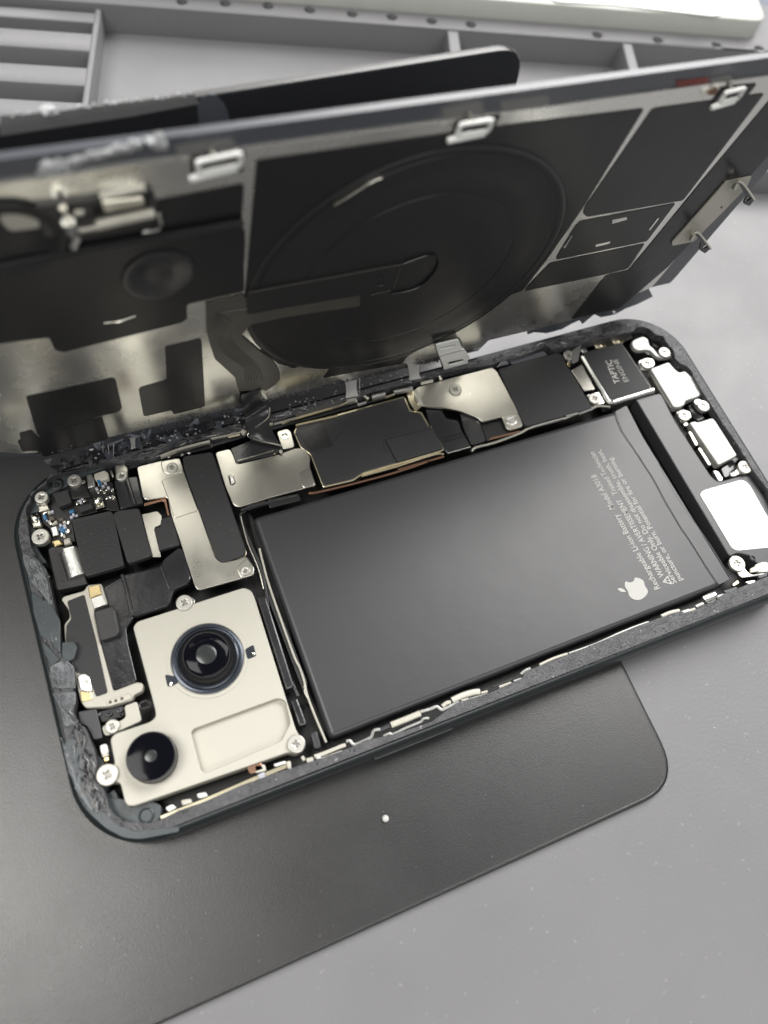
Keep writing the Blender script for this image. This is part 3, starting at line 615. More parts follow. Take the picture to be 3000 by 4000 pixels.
# ------------------------------------------------------------------ left side: receiver, chips, flexes
fr = tp('receiver_frame', 'B 330,195 345,178 455,148 470,118 548,108 583,222 505,248 540,420 612,690 742,640 775,650 770,690 722,712 715,740 590,775 460,782 435,745 410,640 405,600 350,415 345,330 378,295 370,250', 6.4, 'cambody', 1.6, rad=.5, bev=.2)
plate('receiver_label', 'B 362,205 455,168 520,420 582,700 518,722 490,640 470,605 410,590 355,410 358,335 385,300', 6.52, .15, 'label', fr, rad=.4, bev=.04)
plate('gold_contact', 'B 475,128 535,112 550,165 485,190', 6.7, .3, 'gold', fr, rad=.2); plate('spring_contact', 'B 488,192 552,168 575,222 508,245', 6.6, .2, 'silver', fr, rad=.2)
plate('spring_contact', 'B 412,605 455,590 485,610 500,700 430,690', 6.9, .5, 'silver', fr, rad=.7, bev=.25); plate('gold_contact', 'B 430,690 492,690 500,735 440,750', 6.6, .3, 'gold', fr, rad=.3)
plate('contact_strip', 'B 570,745 700,700 712,730 585,775', 6.7, .3, 'cream', fr, rad=.3)
for a_ in ('B 595,750', 'B 625,742', 'B 658,731'):
    u, v = P1(a_, 6.75); G().lathe((u, v), [(.28, 6.7), (.2, 6.78)], 12).build('contact_dot', 'brown', fr)
fx = tp('flex_cable', 'B 570,140 650,88 690,120 720,300 680,350 690,430 740,640 612,682 545,420 590,230', 6.1, 'flex', .6, rad=.6)
plate('foam_block', 'B 503,258 605,228 622,245 645,370 632,392 548,418 535,405', 7.6, 1.5, 'cover', fx, rad=.8, bev=.3)
fl = tp('flex_cable', 'A 790,905 1035,850 1060,800 1160,722 1190,745 1240,930 1215,965 1130,1000 1095,1105 860,1180 800,960', 6.5, 'flex', 1.2, rad=.6, bev=.3)
G().tube(smooth_path(path3('A 790,905 810,960 860,1170', 6.55), 4), .35, 8, .6).build('cable_fold', 'flex', fl); G().tube(path3('A 1045,855 1100,1000', 6.55), .25, 8, .6).build('cable_fold', 'flex', fl)
tp('flex_cable', 'A 670,990 790,920 850,1170 700,1100', 5.9, 'flex', .6)
tp('flex_tape', 'A 735,292 830,270 890,262 930,440 780,482', 6.3, 'flex', 1.0, rad=.4, bev=.25); G().tube(path3('A 815,275 870,450', 6.35), .5, 10, .35).build('cable_fold', 'flex', ph)
tp('black_block', 'A 995,602 1038,590 1045,540 1110,520 1165,700 1160,712 1035,745', 6.5, 'label', 1, rad=.4, bev=.2)
tp('steel_plate', 'A 915,512 1020,490 1050,520 1045,580 1000,600 1045,790 985,790', 5.9, 'steel', .4, rad=.3)
tp('copper_loop', 'A 930,440 1075,405 1100,520 1085,520 1060,425 935,460', 6.1, 'copper', .3, rad=.4)
ch = tp('camera_chip', 'A 462,545 715,488 735,510 805,845 560,915 545,900', 6.5, 'label', 1.2, rad=.4, bev=.15)
g = G()
for k in range(26):
    t = k/25; a_ = P1(f'A {480+80*t},{570+325*t}', 6.52); b_ = P1(f'A {722+75*t},{520+320*t}', 6.52); g.tube([(*a_, 6.51), (*b_, 6.51)], .04, 4)
g.build('hatch_lines', 'barrel', ch)
tp('sensor_chip', 'A 728,508 770,485 902,470 985,775 960,790 835,830 820,815', 6.7, 'label', 1.2, rad=.6, bev=.2)
bx = tp('projector_box', 'A 308,740 330,722 500,712 560,945 570,960 540,970 375,1005 362,985', 6.0, 'foil', 2.5, rad=.4, bev=.2)
def tubept(s0, s1, rad, h, m_, name, par):
    a_ = path3(s0, h)[0]; b_ = path3(s1, h)[0]; return G().tube([a_, b_], rad, 20, .7).build(name, m_, par)
tubept('A 452,755', 'A 505,925', 1.9, 5.9, 'silver', 'chrome_tube', bx)
plate('box_slot', 'A 350,745 370,742 420,950 400,955', 6.08, .1, 'dark', bx, rad=.1, bev=0)
bd = tp('sensor_board', 'F 620,870 700,690 1110,650 1230,640 1450,600 1560,980 1450,980 1380,960 930,1080 980,1380 700,1410 640,1200 550,1150 520,1000', 5.0, 'dark', 1.0, rad=.4)
def fb(s_, z, m_, nm, th=1.2, bev=.15): return plate(nm, s_, z, th, m_, bd, rad=.25, bev=bev)
fb('F 680,750 880,700 930,870 760,930', 6.6, 'label', 'chip'); fb('F 890,690 1100,650 1180,800 920,830', 5.9, 'foil', 'chip'); fb('F 1000,920 1180,880 1210,940 1040,1000', 6.2, 'label', 'chip')
fb('F 620,1050 690,1040 715,1090 640,1105', 5.8, 'brown', 'chip'); fb('F 745,1070 820,1060 830,1100 765,1115', 5.9, 'brown', 'chip')
for s_, m_ in (('F 1215,500 1350,450 1400,480 1410,560 1260,600 1220,560', 'cream'), ('F 1110,510 1190,495 1235,660 1140,690', 'silver'), ('F 640,1190 740,1165 770,1290 680,1310', 'silver'), ('F 380,1040 490,1000 550,1180 420,1200', 'solder'), ('F 480,920 620,890 650,960 500,1000', 'steel'), ('F 1215,820 1320,800 1360,930 1240,965', 'solder'), ('F 660,1370 770,1340 820,1410 710,1450', 'gold'), ('F 820,1350 900,1320 920,1390 830,1420', 'cream'), ('F 1480,390 1610,360 1659,420 1659,540 1500,600', 'steel'), ('F 800,1460 960,1420 1000,1500 1010,1659 820,1500', 'silver'), ('F 1410,450 1450,450 1480,540 1450,540', 'steel')):
    fb(s_, random.uniform(5.9, 6.4), m_, 'contact_block', bev=.25)
for a_ in ('F 1265,840', 'F 445,1085'):
    u, v = P1(a_, 6.5); G().lump((u, v, 6.35), .85, .6, 2).build('solder_ball', 'solder', bd)
spots = 'F 580,1000 630,995 670,985 640,1120 655,1135 715,1120 780,1160 825,1160 800,1220 850,1240 880,1230 800,1280 825,1300 1020,840 1055,780 1060,810 1095,845 1000,880 930,990 950,1030 985,1030 920,1055 1290,620 1360,610 1250,690 1310,700 1380,690 1350,730 1400,670 1450,700 1390,800 1440,790 1470,800 580,1060 820,1215 925,985 1285,605 600,1090 1330,650 1270,720 880,1120 830,1120 840,1190 770,1200 1040,860 690,1140'
blues = {'580,1060', '820,1215', '925,985', '1285,605', '800,1220'}
for tok in spots.split()[1:]:
    u, v = P1('F ' + tok, 5.9); a_ = random.choice((.1, 1.67)) ; m_ = 'blue' if tok in blues else random.choice(('comp', 'comp', 'solder', 'cream'))
    g = G().box((u, v), random.uniform(.5, .8) * (1.5 if m_ == 'blue' else 1), random.uniform(.35, .55) * (1.5 if m_ == 'blue' else 1), 5, random.uniform(5.5, 5.95), a_, .1); g.build('capacitor', m_, bd)
for a_, rr in (('F 960,580', 1.3), ('F 535,800', 1.25), ('F 520,1310', 1.6), ('F 1575,520', 1.1)): screw(a_, 6.9, ph, rr, th=1.2)
tp('screw_lug', 'F 880,560 920,520 1010,520 1050,600 1100,560 1110,620 900,670', 6.2, 'steel', 1, rad=.5); tp('screw_lug', 'F 420,1290 470,1230 560,1220 620,1250 640,1370 560,1390 470,1410 420,1370', 6.0, 'cream', 1, rad=.5)
tp('screw_lug', 'F 470,880 600,860 600,900 480,900', 6.0, 'cream', 1, rad=.2)
# bits at the near-left
tp('black_tab', 'G 720,190 890,160 950,430 870,450 800,320 740,300', 5.9, 'batt', 1.2, rad=.3)
tp('white_contact', 'G 920,500 985,482 1005,570 935,585', 6.6, 'white_st', .8, rad=.4, bev=.2); tp('white_contact', 'G 935,580 1000,565 1005,600 950,615', 6.4, 'cream', .8, rad=.3); tp('gold_contact', 'G 955,615 1000,605 1010,645 965,655', 6.2, 'gold', .6, rad=.2)
tp('black_flex', 'G 905,190 1140,130 1160,230 940,290', 5.2, 'dark', 1)
for k in range(9):
    u, v = P1(f'G {random.uniform(920,1140)},{random.uniform(160,240)}', 5.5); G().box((u, v), .7, .5, 5, 5.6, random.random(), .12).build('connector_pin', random.choice(('ringm', 'glass', 'barrel')), ph)
G().tube(smooth_path(path3('G 1290,120 1340,90 1390,110 1380,140 1300,160 1290,130', 5.8), 4), .3, 8).build('wire_loop', 'foil', ph)
tp('side_board', 'B 860,1365 1110,1265 1340,1165 1560,1075 1570,1100 1350,1190 1120,1290 870,1385', 6.2, 'brass', .6, rad=.2)
for s_, m_ in (('B 890,1320 930,1300 955,1320 910,1345', 'white_st'), ('B 975,1280 1030,1270 1040,1295 985,1310', 'cream'), ('B 1060,1245 1110,1235 1125,1260 1070,1270', 'white_st'), ('B 1330,1100 1405,1065 1430,1115 1350,1140', 'copper'), ('B 1370,1090 1430,1085 1440,1120 1380,1135', 'cream'), ('B 1475,1085 1540,1065 1550,1080 1485,1100', 'white_st'), ('B 1545,1070 1570,1065 1575,1110 1555,1115', 'cream'), ('B 1390,1140 1430,1125 1435,1165 1400,1175', 'comp')):
    tp('side_contact', s_, 6.8, m_, .6, rad=.3, bev=.2)

# traces and springs along the near inner edge
def spring(s_, h, rad, m_='cream', flat=.8): return G().tube(smooth_path(path3(s_, h-.25), 4), rad*.85, 8, flat).build('spring_strip', 'pale' if m_ == 'white_st' else m_, ph)
spring('Y 425,985 450,970', 7.1, .5); spring('Y 470,1000 530,985', 7.1, .5); spring('Y 540,960 620,935 790,865 830,855', 7.2, .4); spring('Y 610,985 720,945 800,915', 7.0, .35); spring('Y 560,970 605,965', 7.3, .45, 'silver')
spring('Y 835,820 870,815 910,850 1000,815 1065,780 1080,740 1100,715 1150,710', 7.3, .33, 'white_st'); spring('Y 1150,715 1250,670', 6.6, .5, 'batt'); spring('Y 1250,670 1400,610 1520,560', 7.0, .65, 'cream')
spring('Y 1180,772 1240,745 1265,755 1400,690 1520,640 1550,610 1600,605', 7.2, .28, 'white_st'); spring('Y 1290,700 1420,640 1520,610', 6.4, .3, 'barrel')
spring('J 260,610 330,590 380,572 415,595 450,580 540,540', 7.3, .35, 'white_st'); spring('J 420,570 450,545 480,540', 7.2, .4); spring('J 490,528 560,495 640,470 690,465', 7.0, .7, 'cambody', .6); spring('J 560,535 610,520', 7.2, .4); spring('J 620,522 700,500 745,488', 7.2, .4, 'white_st')
spring('J 700,475 745,462', 6.9, .3); spring('J 750,470 800,445 840,430', 6.7, .3, 'barrel'); spring('J 830,432 915,400', 7.1, .3); spring('J 920,380 780,435', 6.4, .35, 'barrel'); spring('J 935,390 1000,368', 7.1, .28, 'white_st'); spring('J 985,340 1020,312 1055,298', 7.2, .35, 'white_st')
spring('J 1120,272 1220,225 1320,192', 7.2, .3, 'cream'); spring('J 1330,190 1500,130 1659,60', 7.2, .28, 'white_st')
spring('I 0,780 180,705 330,650 370,640', 7.2, .3, 'white_st'); spring('I 510,575 600,535 700,512', 7.0, .45, 'cream'); spring('I 730,545 810,520', 7.2, .7, 'white_st'); spring('I 810,515 870,495', 7.0, .35); spring('I 880,475 930,450 960,440', 7.1, .45, 'white_st'); spring('I 960,400 1040,370 1090,345', 7.0, .9, 'silver'); spring('I 970,360 1070,320', 6.8, .25, 'cream'); spring('I 1100,370 1190,345', 7.1, .45, 'white_st'); spring('I 1000,430 1090,395', 6.9, .3, 'silver')

# hinge metal on the far inner edge
def far(s_, h, rad, m_, nm='rail_clip'): return G().tube(smooth_path(path3(s_, h), 3), rad, 8).build(nm, m_, ph)
far('T 0,840 130,790 560,665 600,640', 6.8, .35, 'brass', 'far_rail'); far('T 830,600 955,570', 7.1, .75, 'silver'); far('T 955,600 1040,570', 6.8, .3, 'brass'); far('T 1035,550 1210,518', 7.1, .6, 'silver'); far('T 770,590 810,620', 6.9, .6, 'steel'); far('T 600,640 690,620', 6.9, .7, 'steel')
far('T 700,670 780,645', 6.8, .4, 'silver'); far('T 220,750 520,670', 6.5, .3, 'cream'); far('T 130,860 520,770', 6.4, .3, 'brass', 'far_rail'); far('S 960,520 1020,510', 7.0, .5, 'steel'); far('S 1050,500 1100,485', 7.0, .5, 'steel'); far('S 1110,490 1330,430', 7.0, .3, 'steel')
far('S 530,625 700,590 830,560', 7.3, .35, 'steel'); far('S 690,615 800,590', 6.8, .3, 'brass'); far('S 820,555 850,580', 7.2, .6, 'cream'); far('S 60,790 250,720 520,650', 7.3, .6, 'steel', 'far_rail')
for a_ in ('S 140,785', 'S 265,768', 'S 328,752'):
    u, v = P1(a_, 6.5); G().lump((u, v, 6.4), .4, .6, 2).build('rivet', 'silver', ph)
tp('far_recess', 'S 60,790 550,660 560,700 80,815', 6.3, 'barrel', .5)
tp('far_slot', 'T 110,730 150,700 520,620 555,640 550,665 130,775', ZR+.05, 'dark', .05, rad=.6, bev=0)
far('D 265,550 350,530', 7.2, .35, 'cream'); far('D 230,600 260,690 270,710', 6.6, .5, 'cream'); far('D 400,500 410,520', 7.4, .4, 'steel')
tp('far_plate', 'T 1155,560 1225,530 1260,640 1290,690 1240,720 1180,640', 6.5, 'brass', .5, rad=.3)
# connector plate of the ribbon
cp_ = tp('connector_plate', 'S 712,715 900,640 1180,690 1190,720 1140,765 760,850', 6.7, 'flex', .3, rad=.3)
G().tube(path3('S 780,830 1110,735', 6.75), .12, 6).build('plate_edge', 'steel', cp_)
u, v = P1('S 1178,742', 7); G().lump((u, v, 6.9), .4, .8, 2).build('round_contact', 'cream', cp_)
for a_ in ('S 1120,760', 'S 750,745'):
    u, v = P1(a_, 7); G().lump((u, v, 6.7), .25, .6).build('gold_dot', 'gold', cp_)

# ================================================================== back cover, standing behind the far rim
bc_ = empty('back_cover', (72, 72, 8), 'dark phone back cover standing upright behind the phone, black films and metal clips', 'cover')
XR = 144.9; WL = 70.6; LL = 146.6
def lp(name, s_, h, th, m_, parent=None, rad=.5, bev=.04, holes=(), hrad=.3): return plate(name, s_, h, th, m_, parent or bc_, rad, bev, holes, LID, hrad)
base = rrect(XR-LL, 0, XR, WL, 12.5, 14)
# broken lower right edge: the rim of the glass is missing there
cutp = sorted(P1('K ' + q, 0, LID) for q in ('0,425', '400,330', '780,235', '960,165', '1230,65', '1500,-60'))
def cut(x):
    if x <= cutp[0][0]: return -9
    for a_, b_ in zip(cutp, cutp[1:]):
        if x <= b_[0]: return a_[1] + (b_[1]-a_[1]) * (x-a_[0]) / (b_[0]-a_[0])
    return cutp[-1][1]
def fine(p, stp=1.0):
    o = []
    for i in range(len(p)):
        a_, b_ = Vector(p[i]), Vector(p[(i+1) % len(p)]); k = max(1, int((b_-a_).length/stp)); o += [tuple(a_.lerp(b_, t/k)) for t in range(k)]
    return o
gl = [(x, max(y, cut(x))) if y < 12 else (x, y) for x, y in fine(base)]
glass = G().prism(gl, -1.0, 0, .0, LID).build('glass_panel', 'glass', bc_)
sheet_o = rrect(XR-LL+2.2, 1.2, XR-5.5, WL-3.0, 12, 12)
G().prism([(x, max(y, cut(x) + .35)) if y < 14 else (x, y) for x, y in fine(sheet_o)], -.02, .35, .1, LID).build('metal_sheet', 'sheet', bc_)
foil_ = rnd(pts('K 380,372 440,350 560,360 700,322 790,270 860,240 890,275 960,215 1000,185 1060,212 1150,195 1230,165 1165,150 1180,190 1290,130 1400,90 1540,20 1500,-60 1230,45 960,145 780,215 400,310', .1, LID), .15, 2)
G().prism(foil_, -.35, .12, .03, LID).build('torn_edge', 'glass', bc_)
HF = .47
F1 = 'N 140,312 O 0,475 860,372 465,1010 220,1362 65,1555 N 1480,1052 1330,1162 960,1370 925,1412 505,1488 T 385,415 485,290 210,262 130,330 60,320 C 750,230 640,200 540,120 480,40 N 110,1260 80,1205 110,1180 300,1130 300,1040 85,1190 N 80,1030'
F1 = 'N 140,312 O 0,475 860,372 465,1010 220,1362 65,1555 N 1480,1052 1330,1162 960,1370 925,1412 505,1488 T 385,415 485,290 210,262 130,330 60,320 C 750,230 640,200 540,120 480,40 N 110,1260 80,1205 75,1100 80,1030'
f1 = lp('coil_film', F1, HF, .12, 'blk', rad=.6)
# charging coil pressed through the film: concentric shallow steps
cc = (76.5, 36.0)
if True:
    import itertools
    ra = []
    P_ = [P1(s_, HF, LID) for s_ in ('O 100,620', 'O 300,780', 'O 370,960', 'N 300,720', 'N 230,850', 'N 1600,230', 'N 1330,1162', 'N 1480,1052', 'M 1425,712')]
    # least-squares circle
    sx = sum(p[0] for p in P_); n_ = len(P_)
    A = [[0.]*4 for _ in range(3)]
    for x, y in P_:
        row = (x, y, 1.); b_ = x*x + y*y
        for i in range(3):
            for j in range(3): A[i][j] += row[i]*row[j]
            A[i][3] += row[i]*b_
    for i in range(3):
        pv = A[i][i]
        for j in range(i, 4): A[i][j] /= pv
        for k in range(3):
            if k != i:
                ff_ = A[k][i]
                for j in range(i, 4): A[k][j] -= ff_*A[i][j]
    cx_, cy_ = A[0][3]/2, A[1][3]/2; Rc = math.sqrt(A[2][3] + cx_**2 + cy_**2)
print('COIL', cx_, cy_, Rc)
h = HF
prof = [(Rc, h), (Rc-.25, h+.16), (Rc-.9, h+.16), (Rc-1.2, h+.10), (Rc-4.2, h+.10), (Rc-5.0, h+.07), (Rc-5.8, h+.13), (Rc-8, h+.13), (Rc-9, h+.10), (Rc-10, h+.14), (Rc*.42, h+.14), (Rc*.38, h+.1), (.5, h+.1)]
coil = G().lathe((cx_, cy_), prof, 120, LID).build('charging_coil', 'blk2', bc_)
for rr_ in (Rc-.1, Rc-1.6, Rc-9.2):
    G().tube([LID.w(cx_ + rr_*math.cos(t*math.pi/60), cy_ + rr_*math.sin(t*math.pi/60), h+.10) for t in range(121)], .09, 6, .5).build('coil_ring', 'blk2', coil)
G().prism(rnd(pts('N 88,1032 905,878 925,885 885,1000 850,1020 300,1110 90,1150', h+.5, LID), .8), h, h+.5, .12, LID).build('coil_connector', 'blk2', bc_)
g = G().tube(smooth_path(path3('N 95,1028 500,955 905,880 918,890 880,1000 845,1020 760,1040', h+.52, LID), 3), .10, 6); g.build('connector_edge', 'ribbon', bc_)
G().tube(smooth_path(path3('N 930,870 1060,825 1120,840 1110,900 1040,980 960,1015 870,1030', h+.3, LID), 5), .25, 6, .5).build('coil_lead', 'blk', bc_)
G().tube(smooth_path(path3('N 790,935 830,940 830,980 790,990', h+.52, LID), 5), .15, 6, .5).build('coil_mark', 'blk2', bc_)
G().tube(smooth_path(path3('N 552,556 610,520 690,468 760,425 822,400', h+.3, LID), 4), [.15]+[.3]*3+[.38]*9+[.3]*3+[.12], 8, .5).build('magnet_glint', 'steel', bc_)  # curved highlight on the coil step, shaped as a steel sliver
for s_ in ('O 150,1345 265,1180 278,1180 165,1350',):
    lp('coil_slot', s_, HF+.06, .06, 'sheet', rad=.05, bev=0)
g = G()
for s_ in ('N 320,1150 330,1200 380,1280', 'N 230,1300 600,1240 900,1200', 'N 600,1160 900,1130 1200,1090', 'N 300,1140 500,1090 900,1060'):
    q = smooth_path(path3(s_, HF+.02, LID), 4); g.tube(q, .07, 6, .6)
g.build('film_crease', 'blk', f1)
f2 = lp('graphite_film', 'O 912,372 1640,272 1110,968 485,1076 458,1050 478,1000', HF, .12, 'blk2', rad=.7)
f3 = lp('graphite_film', 'O 440,1102 1062,986 875,1232 290,1352 285,1340 400,1150', HF, .12, 'blk2', rad=.5)
for s_ in ('O 650,1095 745,1075 745,1092 650,1120', 'O 545,1255 640,1232 630,1248 540,1270', 'O 885,1160 945,1080 955,1082 895,1162', 'O 335,1275 385,1195 390,1200 345,1275'):
    lp('clip_slot', s_, HF+.1, .1, 'sheet', f3 if False else bc_, rad=.05, bev=.03)
f4 = lp('graphite_film', 'O 250,1372 862,1248 750,1410 600,1448 80,1556 100,1525', HF, .12, 'blk', rad=.5)
f5 = lp('graphite_film', 'O 1659,330 1225,850 1118,982 757,1420 610,1452 385,1738 700,1665 1010,1400 1290,1100 1659,680 1900,400 1900,100', HF, .12, 'blk', rad=.6)
f6 = lp('graphite_film', 'V -200,760 200,690 890,580 1430,478 1440,500 1425,690 1100,760 700,850 0,940 -200,980', HF, .12, 'blk', rad=.5)
f7 = lp('camera_film', 'V -200,1010 0,1000 700,860 1430,735 1445,760 1445,860 M 1318,200 1320,330 1010,400 1010,480 980,500 800,545 340,660 300,650 265,580 100,600 -200,640', HF+.1, .2, 'blk', rad=.6)
G().tube(smooth_path(path3('V -100,985 400,890 900,800 1430,705', HF+.5, LID), 4), .55, 8).build('film_ridge', 'blk2', bc_)
cb = P1('M 860,240', HF+.2, LID)
G().lathe(cb, [(5.2, HF), (5.0, HF+.5), (4.3, HF+.5), (2.8, HF+.15), (1.4, HF+.1), (.3, HF+.12)], 56, LID).build('camera_window', 'flex', bc_)
cb = P1('M 60,60', HF+.2, LID)
G().lathe(cb, [(6.5, HF), (6.2, HF+.6), (5.3, HF+.6), (4.6, HF+.2), (1.4, HF+.1), (.3, HF+.12)], 56, LID).build('camera_window', 'blk', bc_)
G().tube(smooth_path(path3('M 560,500 640,490 730,462', HF+.45, LID), 4), [.1]*4 + [.3]*1 + [.1]*4, 6, .5).build('edge_glint', 'steel', bc_)
lp('tape_patch', 'M 140,900 400,840 605,798 625,805 660,960 640,982 540,1003 490,1020 215,1115 200,1100', HF, .12, 'blk', rad=.6)
lp('tape_patch', 'M 105,1095 170,1078 210,1118 490,1022 552,1005 588,1128 240,1225 200,1190 120,1195 95,1140 112,1130', HF-.02, .12, 'blk', rad=.4)
lp('tape_patch', 'M 892,628 1078,585 1090,595 1108,945 1095,955 940,995 925,972 785,1005 775,1000 750,865 760,850 900,808', HF, .12, 'foil', rad=.5)
rb = lp('ribbon_cable', 'M 1115,398 1320,352 N 90,1070 300,1040 700,1040 700,1100 300,1160 110,1200 C 400,20 450,60 520,120 600,170 650,250 655,300 620,340 560,380 545,370 M 1290,870 1270,795 1160,695 1118,560', HF+.28, .25, 'ribbon', rad=.5)
g = G()
for k in range(7):
    t = k*14
    g.tube(smooth_path(path3(f'M {1480-t},{395+t*.3} {1260-t*.8},{430+t*.2} {1170+t*.9},{460+t*.4} {1165+t},{560+t*.3} {1210+t*1.1},{660-t*.1} {1310+t*.9},{735-t*.1} {1330+t*1.1},{810}', HF+.32, LID), 4), .09, 6, .7)
g.build('cable_trace', 'ribbon', rb)
# the ribbon drops from the cover into the phone
a0, a1 = path3('S 806,215 990,158', HF+.35, LID); m0, m1 = path3('S 835,400 1010,290', 10.6); n0, n1 = path3('S 850,470 1075,350', 9.2); e0, e1_ = path3('S 890,610 1060,470', 8.2); z0, z1 = path3('S 900,640 1180,700', 7.0)
L0 = smooth_path([a0, m0, n0, e0, z0], 6); L1 = smooth_path([a1, m1, n1, e1_, z1], 6)
g = G().grid(lambda a, b: L0[int(round(b*(len(L0)-1)))].lerp(L1[int(round(b*(len(L0)-1)))], a), 4, len(L0)-1)
dc = g.build('drop_cable', 'flex', bc_, 60); dc.modifiers.new('th', 'SOLIDIFY').thickness = .00018
G().tube(smooth_path([path3('S 1075,340', 9.4)[0], path3('S 1060,430', 9)[0], path3('S 960,510', 8.6)[0], path3('S 885,570', 8.3)[0], path3('S 900,620', 7.8)[0], path3('S 1180,690', 7.4)[0]], 6), .16, 6).build('cable_edge', 'steel', bc_)
# clips along the upper edge
def clip(s_, slot, stem, h=1.9):
    pp = pts(slot, HF, LID); cu_, cv_ = sum(q[0] for q in pp)/len(pp), sum(q[1] for q in pp)/len(pp)
    G().box((cu_, cv_), 6.5, 3.4, HF-.05, HF+.12, -.03, .02, LID).build('clip_shade', 'blk', bc_)  # black patch standing in for the shade seen through the clip slot
    pp = pts(slot, h, LID); us = [q[0] for q in pp]; u0, u1 = min(us), max(us); v0_ = sum(q[1] for q in pp)/len(pp)
    a_ = math.atan2(P1(stem, h, LID)[1] - pts(stem, h, LID)[1][1], P1(stem, h, LID)[0] - pts(stem, h, LID)[1][0]) + math.pi
    L2 = (u1-u0)/2 + .55; cu_ = (u0+u1)/2
    ring_ = []
    for k in range(28):
        t = 2*math.pi*k/28; x = math.copysign(min(1, abs(math.cos(t))*1.35), math.cos(t))*L2; y = math.copysign(min(1, abs(math.sin(t))*1.35), math.sin(t))*.95
        ring_.append((cu_ + x*math.cos(a_) - y*math.sin(a_), v0_ + x*math.sin(a_) + y*math.cos(a_)))
    pth = [LID.w(*q, h) for q in ring_]; o = G().tube(pth + [pth[0]], .34, 8, 1.).build('spring_clip', 'white_st', bc_)
    lo = [LID.w(cu_ + x*math.cos(a_) + y*math.sin(a_), v0_ + x*math.sin(a_) - y*math.cos(a_), h+.05) for x, y in ((-L2-1.2, 1.5), (-L2+.2, 1.3), (L2-.5, 1.25))]
    G().tube(lo, [.4, .5, .4], 8).build('clip_bar', 'white_st', o)
    st = [LID.w(cu_ + x*math.cos(a_) - 1.1*math.sin(a_), v0_ + x*math.sin(a_) + 1.1*math.cos(a_), hh) for x, hh in ((-.6, h), (-.6, .35))]
    G().tube(st, .3, 8).build('clip_stem', 'steel', o)
    return o
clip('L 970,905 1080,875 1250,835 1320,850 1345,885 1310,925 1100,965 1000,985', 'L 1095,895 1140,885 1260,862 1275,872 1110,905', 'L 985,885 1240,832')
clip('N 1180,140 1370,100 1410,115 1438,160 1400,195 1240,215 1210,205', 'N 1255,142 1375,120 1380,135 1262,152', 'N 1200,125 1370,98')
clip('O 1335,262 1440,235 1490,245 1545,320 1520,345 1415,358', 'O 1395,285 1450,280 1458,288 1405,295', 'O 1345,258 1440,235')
# broad clip reaching down over the far rim
lp('clip_shade', 'D 365,270 545,230 620,440 440,500', HF+.1, .1, 'blk', rad=.3)  # same painted shade behind the slots of the lower clip
K1 = lp('lower_clip', 'D 372,275 540,235 560,290 600,330 610,440 545,455 535,480 440,500 425,420 395,350', 2.2, .4, 'white_st', rad=.6, bev=.12, holes=['D 400,295 515,270 515,285 405,308', 'D 455,405 475,395 570,375 575,395 475,420'])
G().tube(path3('D 395,352 575,305', 2.3, LID), .18, 6).build('clip_fold', 'silver', K1)
# steel grounding bracket on the right
gb = lp('ground_bracket', 'O 1385,848 1475,830 1555,812 1520,885 1380,1030 1255,1155 1180,1235 1125,1245 1040,1262 1035,1240 1100,1170', HF+.35, .3, 'cambody', rad=.4, bev=.06)
for s_, ho_ in (('O 1465,850 1500,860 1575,960 1540,1005 1500,990 1520,950', 'O 1530,960'), ('O 1180,1180 1215,1180 1290,1280 1250,1312 1215,1290 1225,1240', 'O 1255,1268')):
    q = G().prism(rnd(pts(s_, 3.0, LID), .5), 2.6, 3.0, .08, LID, holes=[ellipse(*P1(ho_, 3.0, LID), .62, n=16)]); q.build('bracket_tab', 'barrel', gb)
for s_ in ('O 1465,845 1500,860 1570,960', 'O 1180,1180 1215,1182 1290,1280'):
    G().tube(smooth_path(path3(s_, 3.05, LID), 3), .2, 6).build('tab_edge', 'cream', gb)
for s_ in ('O 1440,885 1460,845', 'O 1160,1215 1180,1182'):
    q = path3(s_, 1.8, LID); G().tube(q, .55, 8).build('tab_post', 'steel', gb)
text_b = pts('W 775,2010', HF+.4, LID)[0]
lp('stamped_mark', 'W 770,1990 795,1975 790,2000 775,2005', HF+.38, .02, 'brown', gb, rad=.1, bev=0)
# pale translucent patches and a modelled red reflection on the glass edge band
lp('edge_patch', 'P 500,440 710,412 718,488 522,512', .12, .1, 'ptape', rad=.3); lp('edge_patch', 'P 245,470 420,440 445,500 270,520', .12, .1, 'ptape', rad=.3); lp('edge_patch', 'L 940,790 1250,745 1290,810 970,870', .12, .1, 'ptape', rad=.3); lp('edge_patch', 'P 1410,340 1500,325 1520,370 1430,390', .12, .1, 'ptape', rad=.3)
lp('red_reflection', 'P 1258,355 1400,335 1420,388 1290,410', .15, .1, 'red', rad=.3)  # striped red reflection in the band, built as a thin coloured patch
lp('red_reflection', 'P 1395,400 1440,380 1440,410 1400,412', .5, .1, 'copper', rad=.3)
g = G()
for k in range(8):
    g.tube(path3(f'P {1270+k*16},350 {1300+k*16},405', .2, LID), .14, 5)
g.build('reflection_stripes', 'red', bc_)
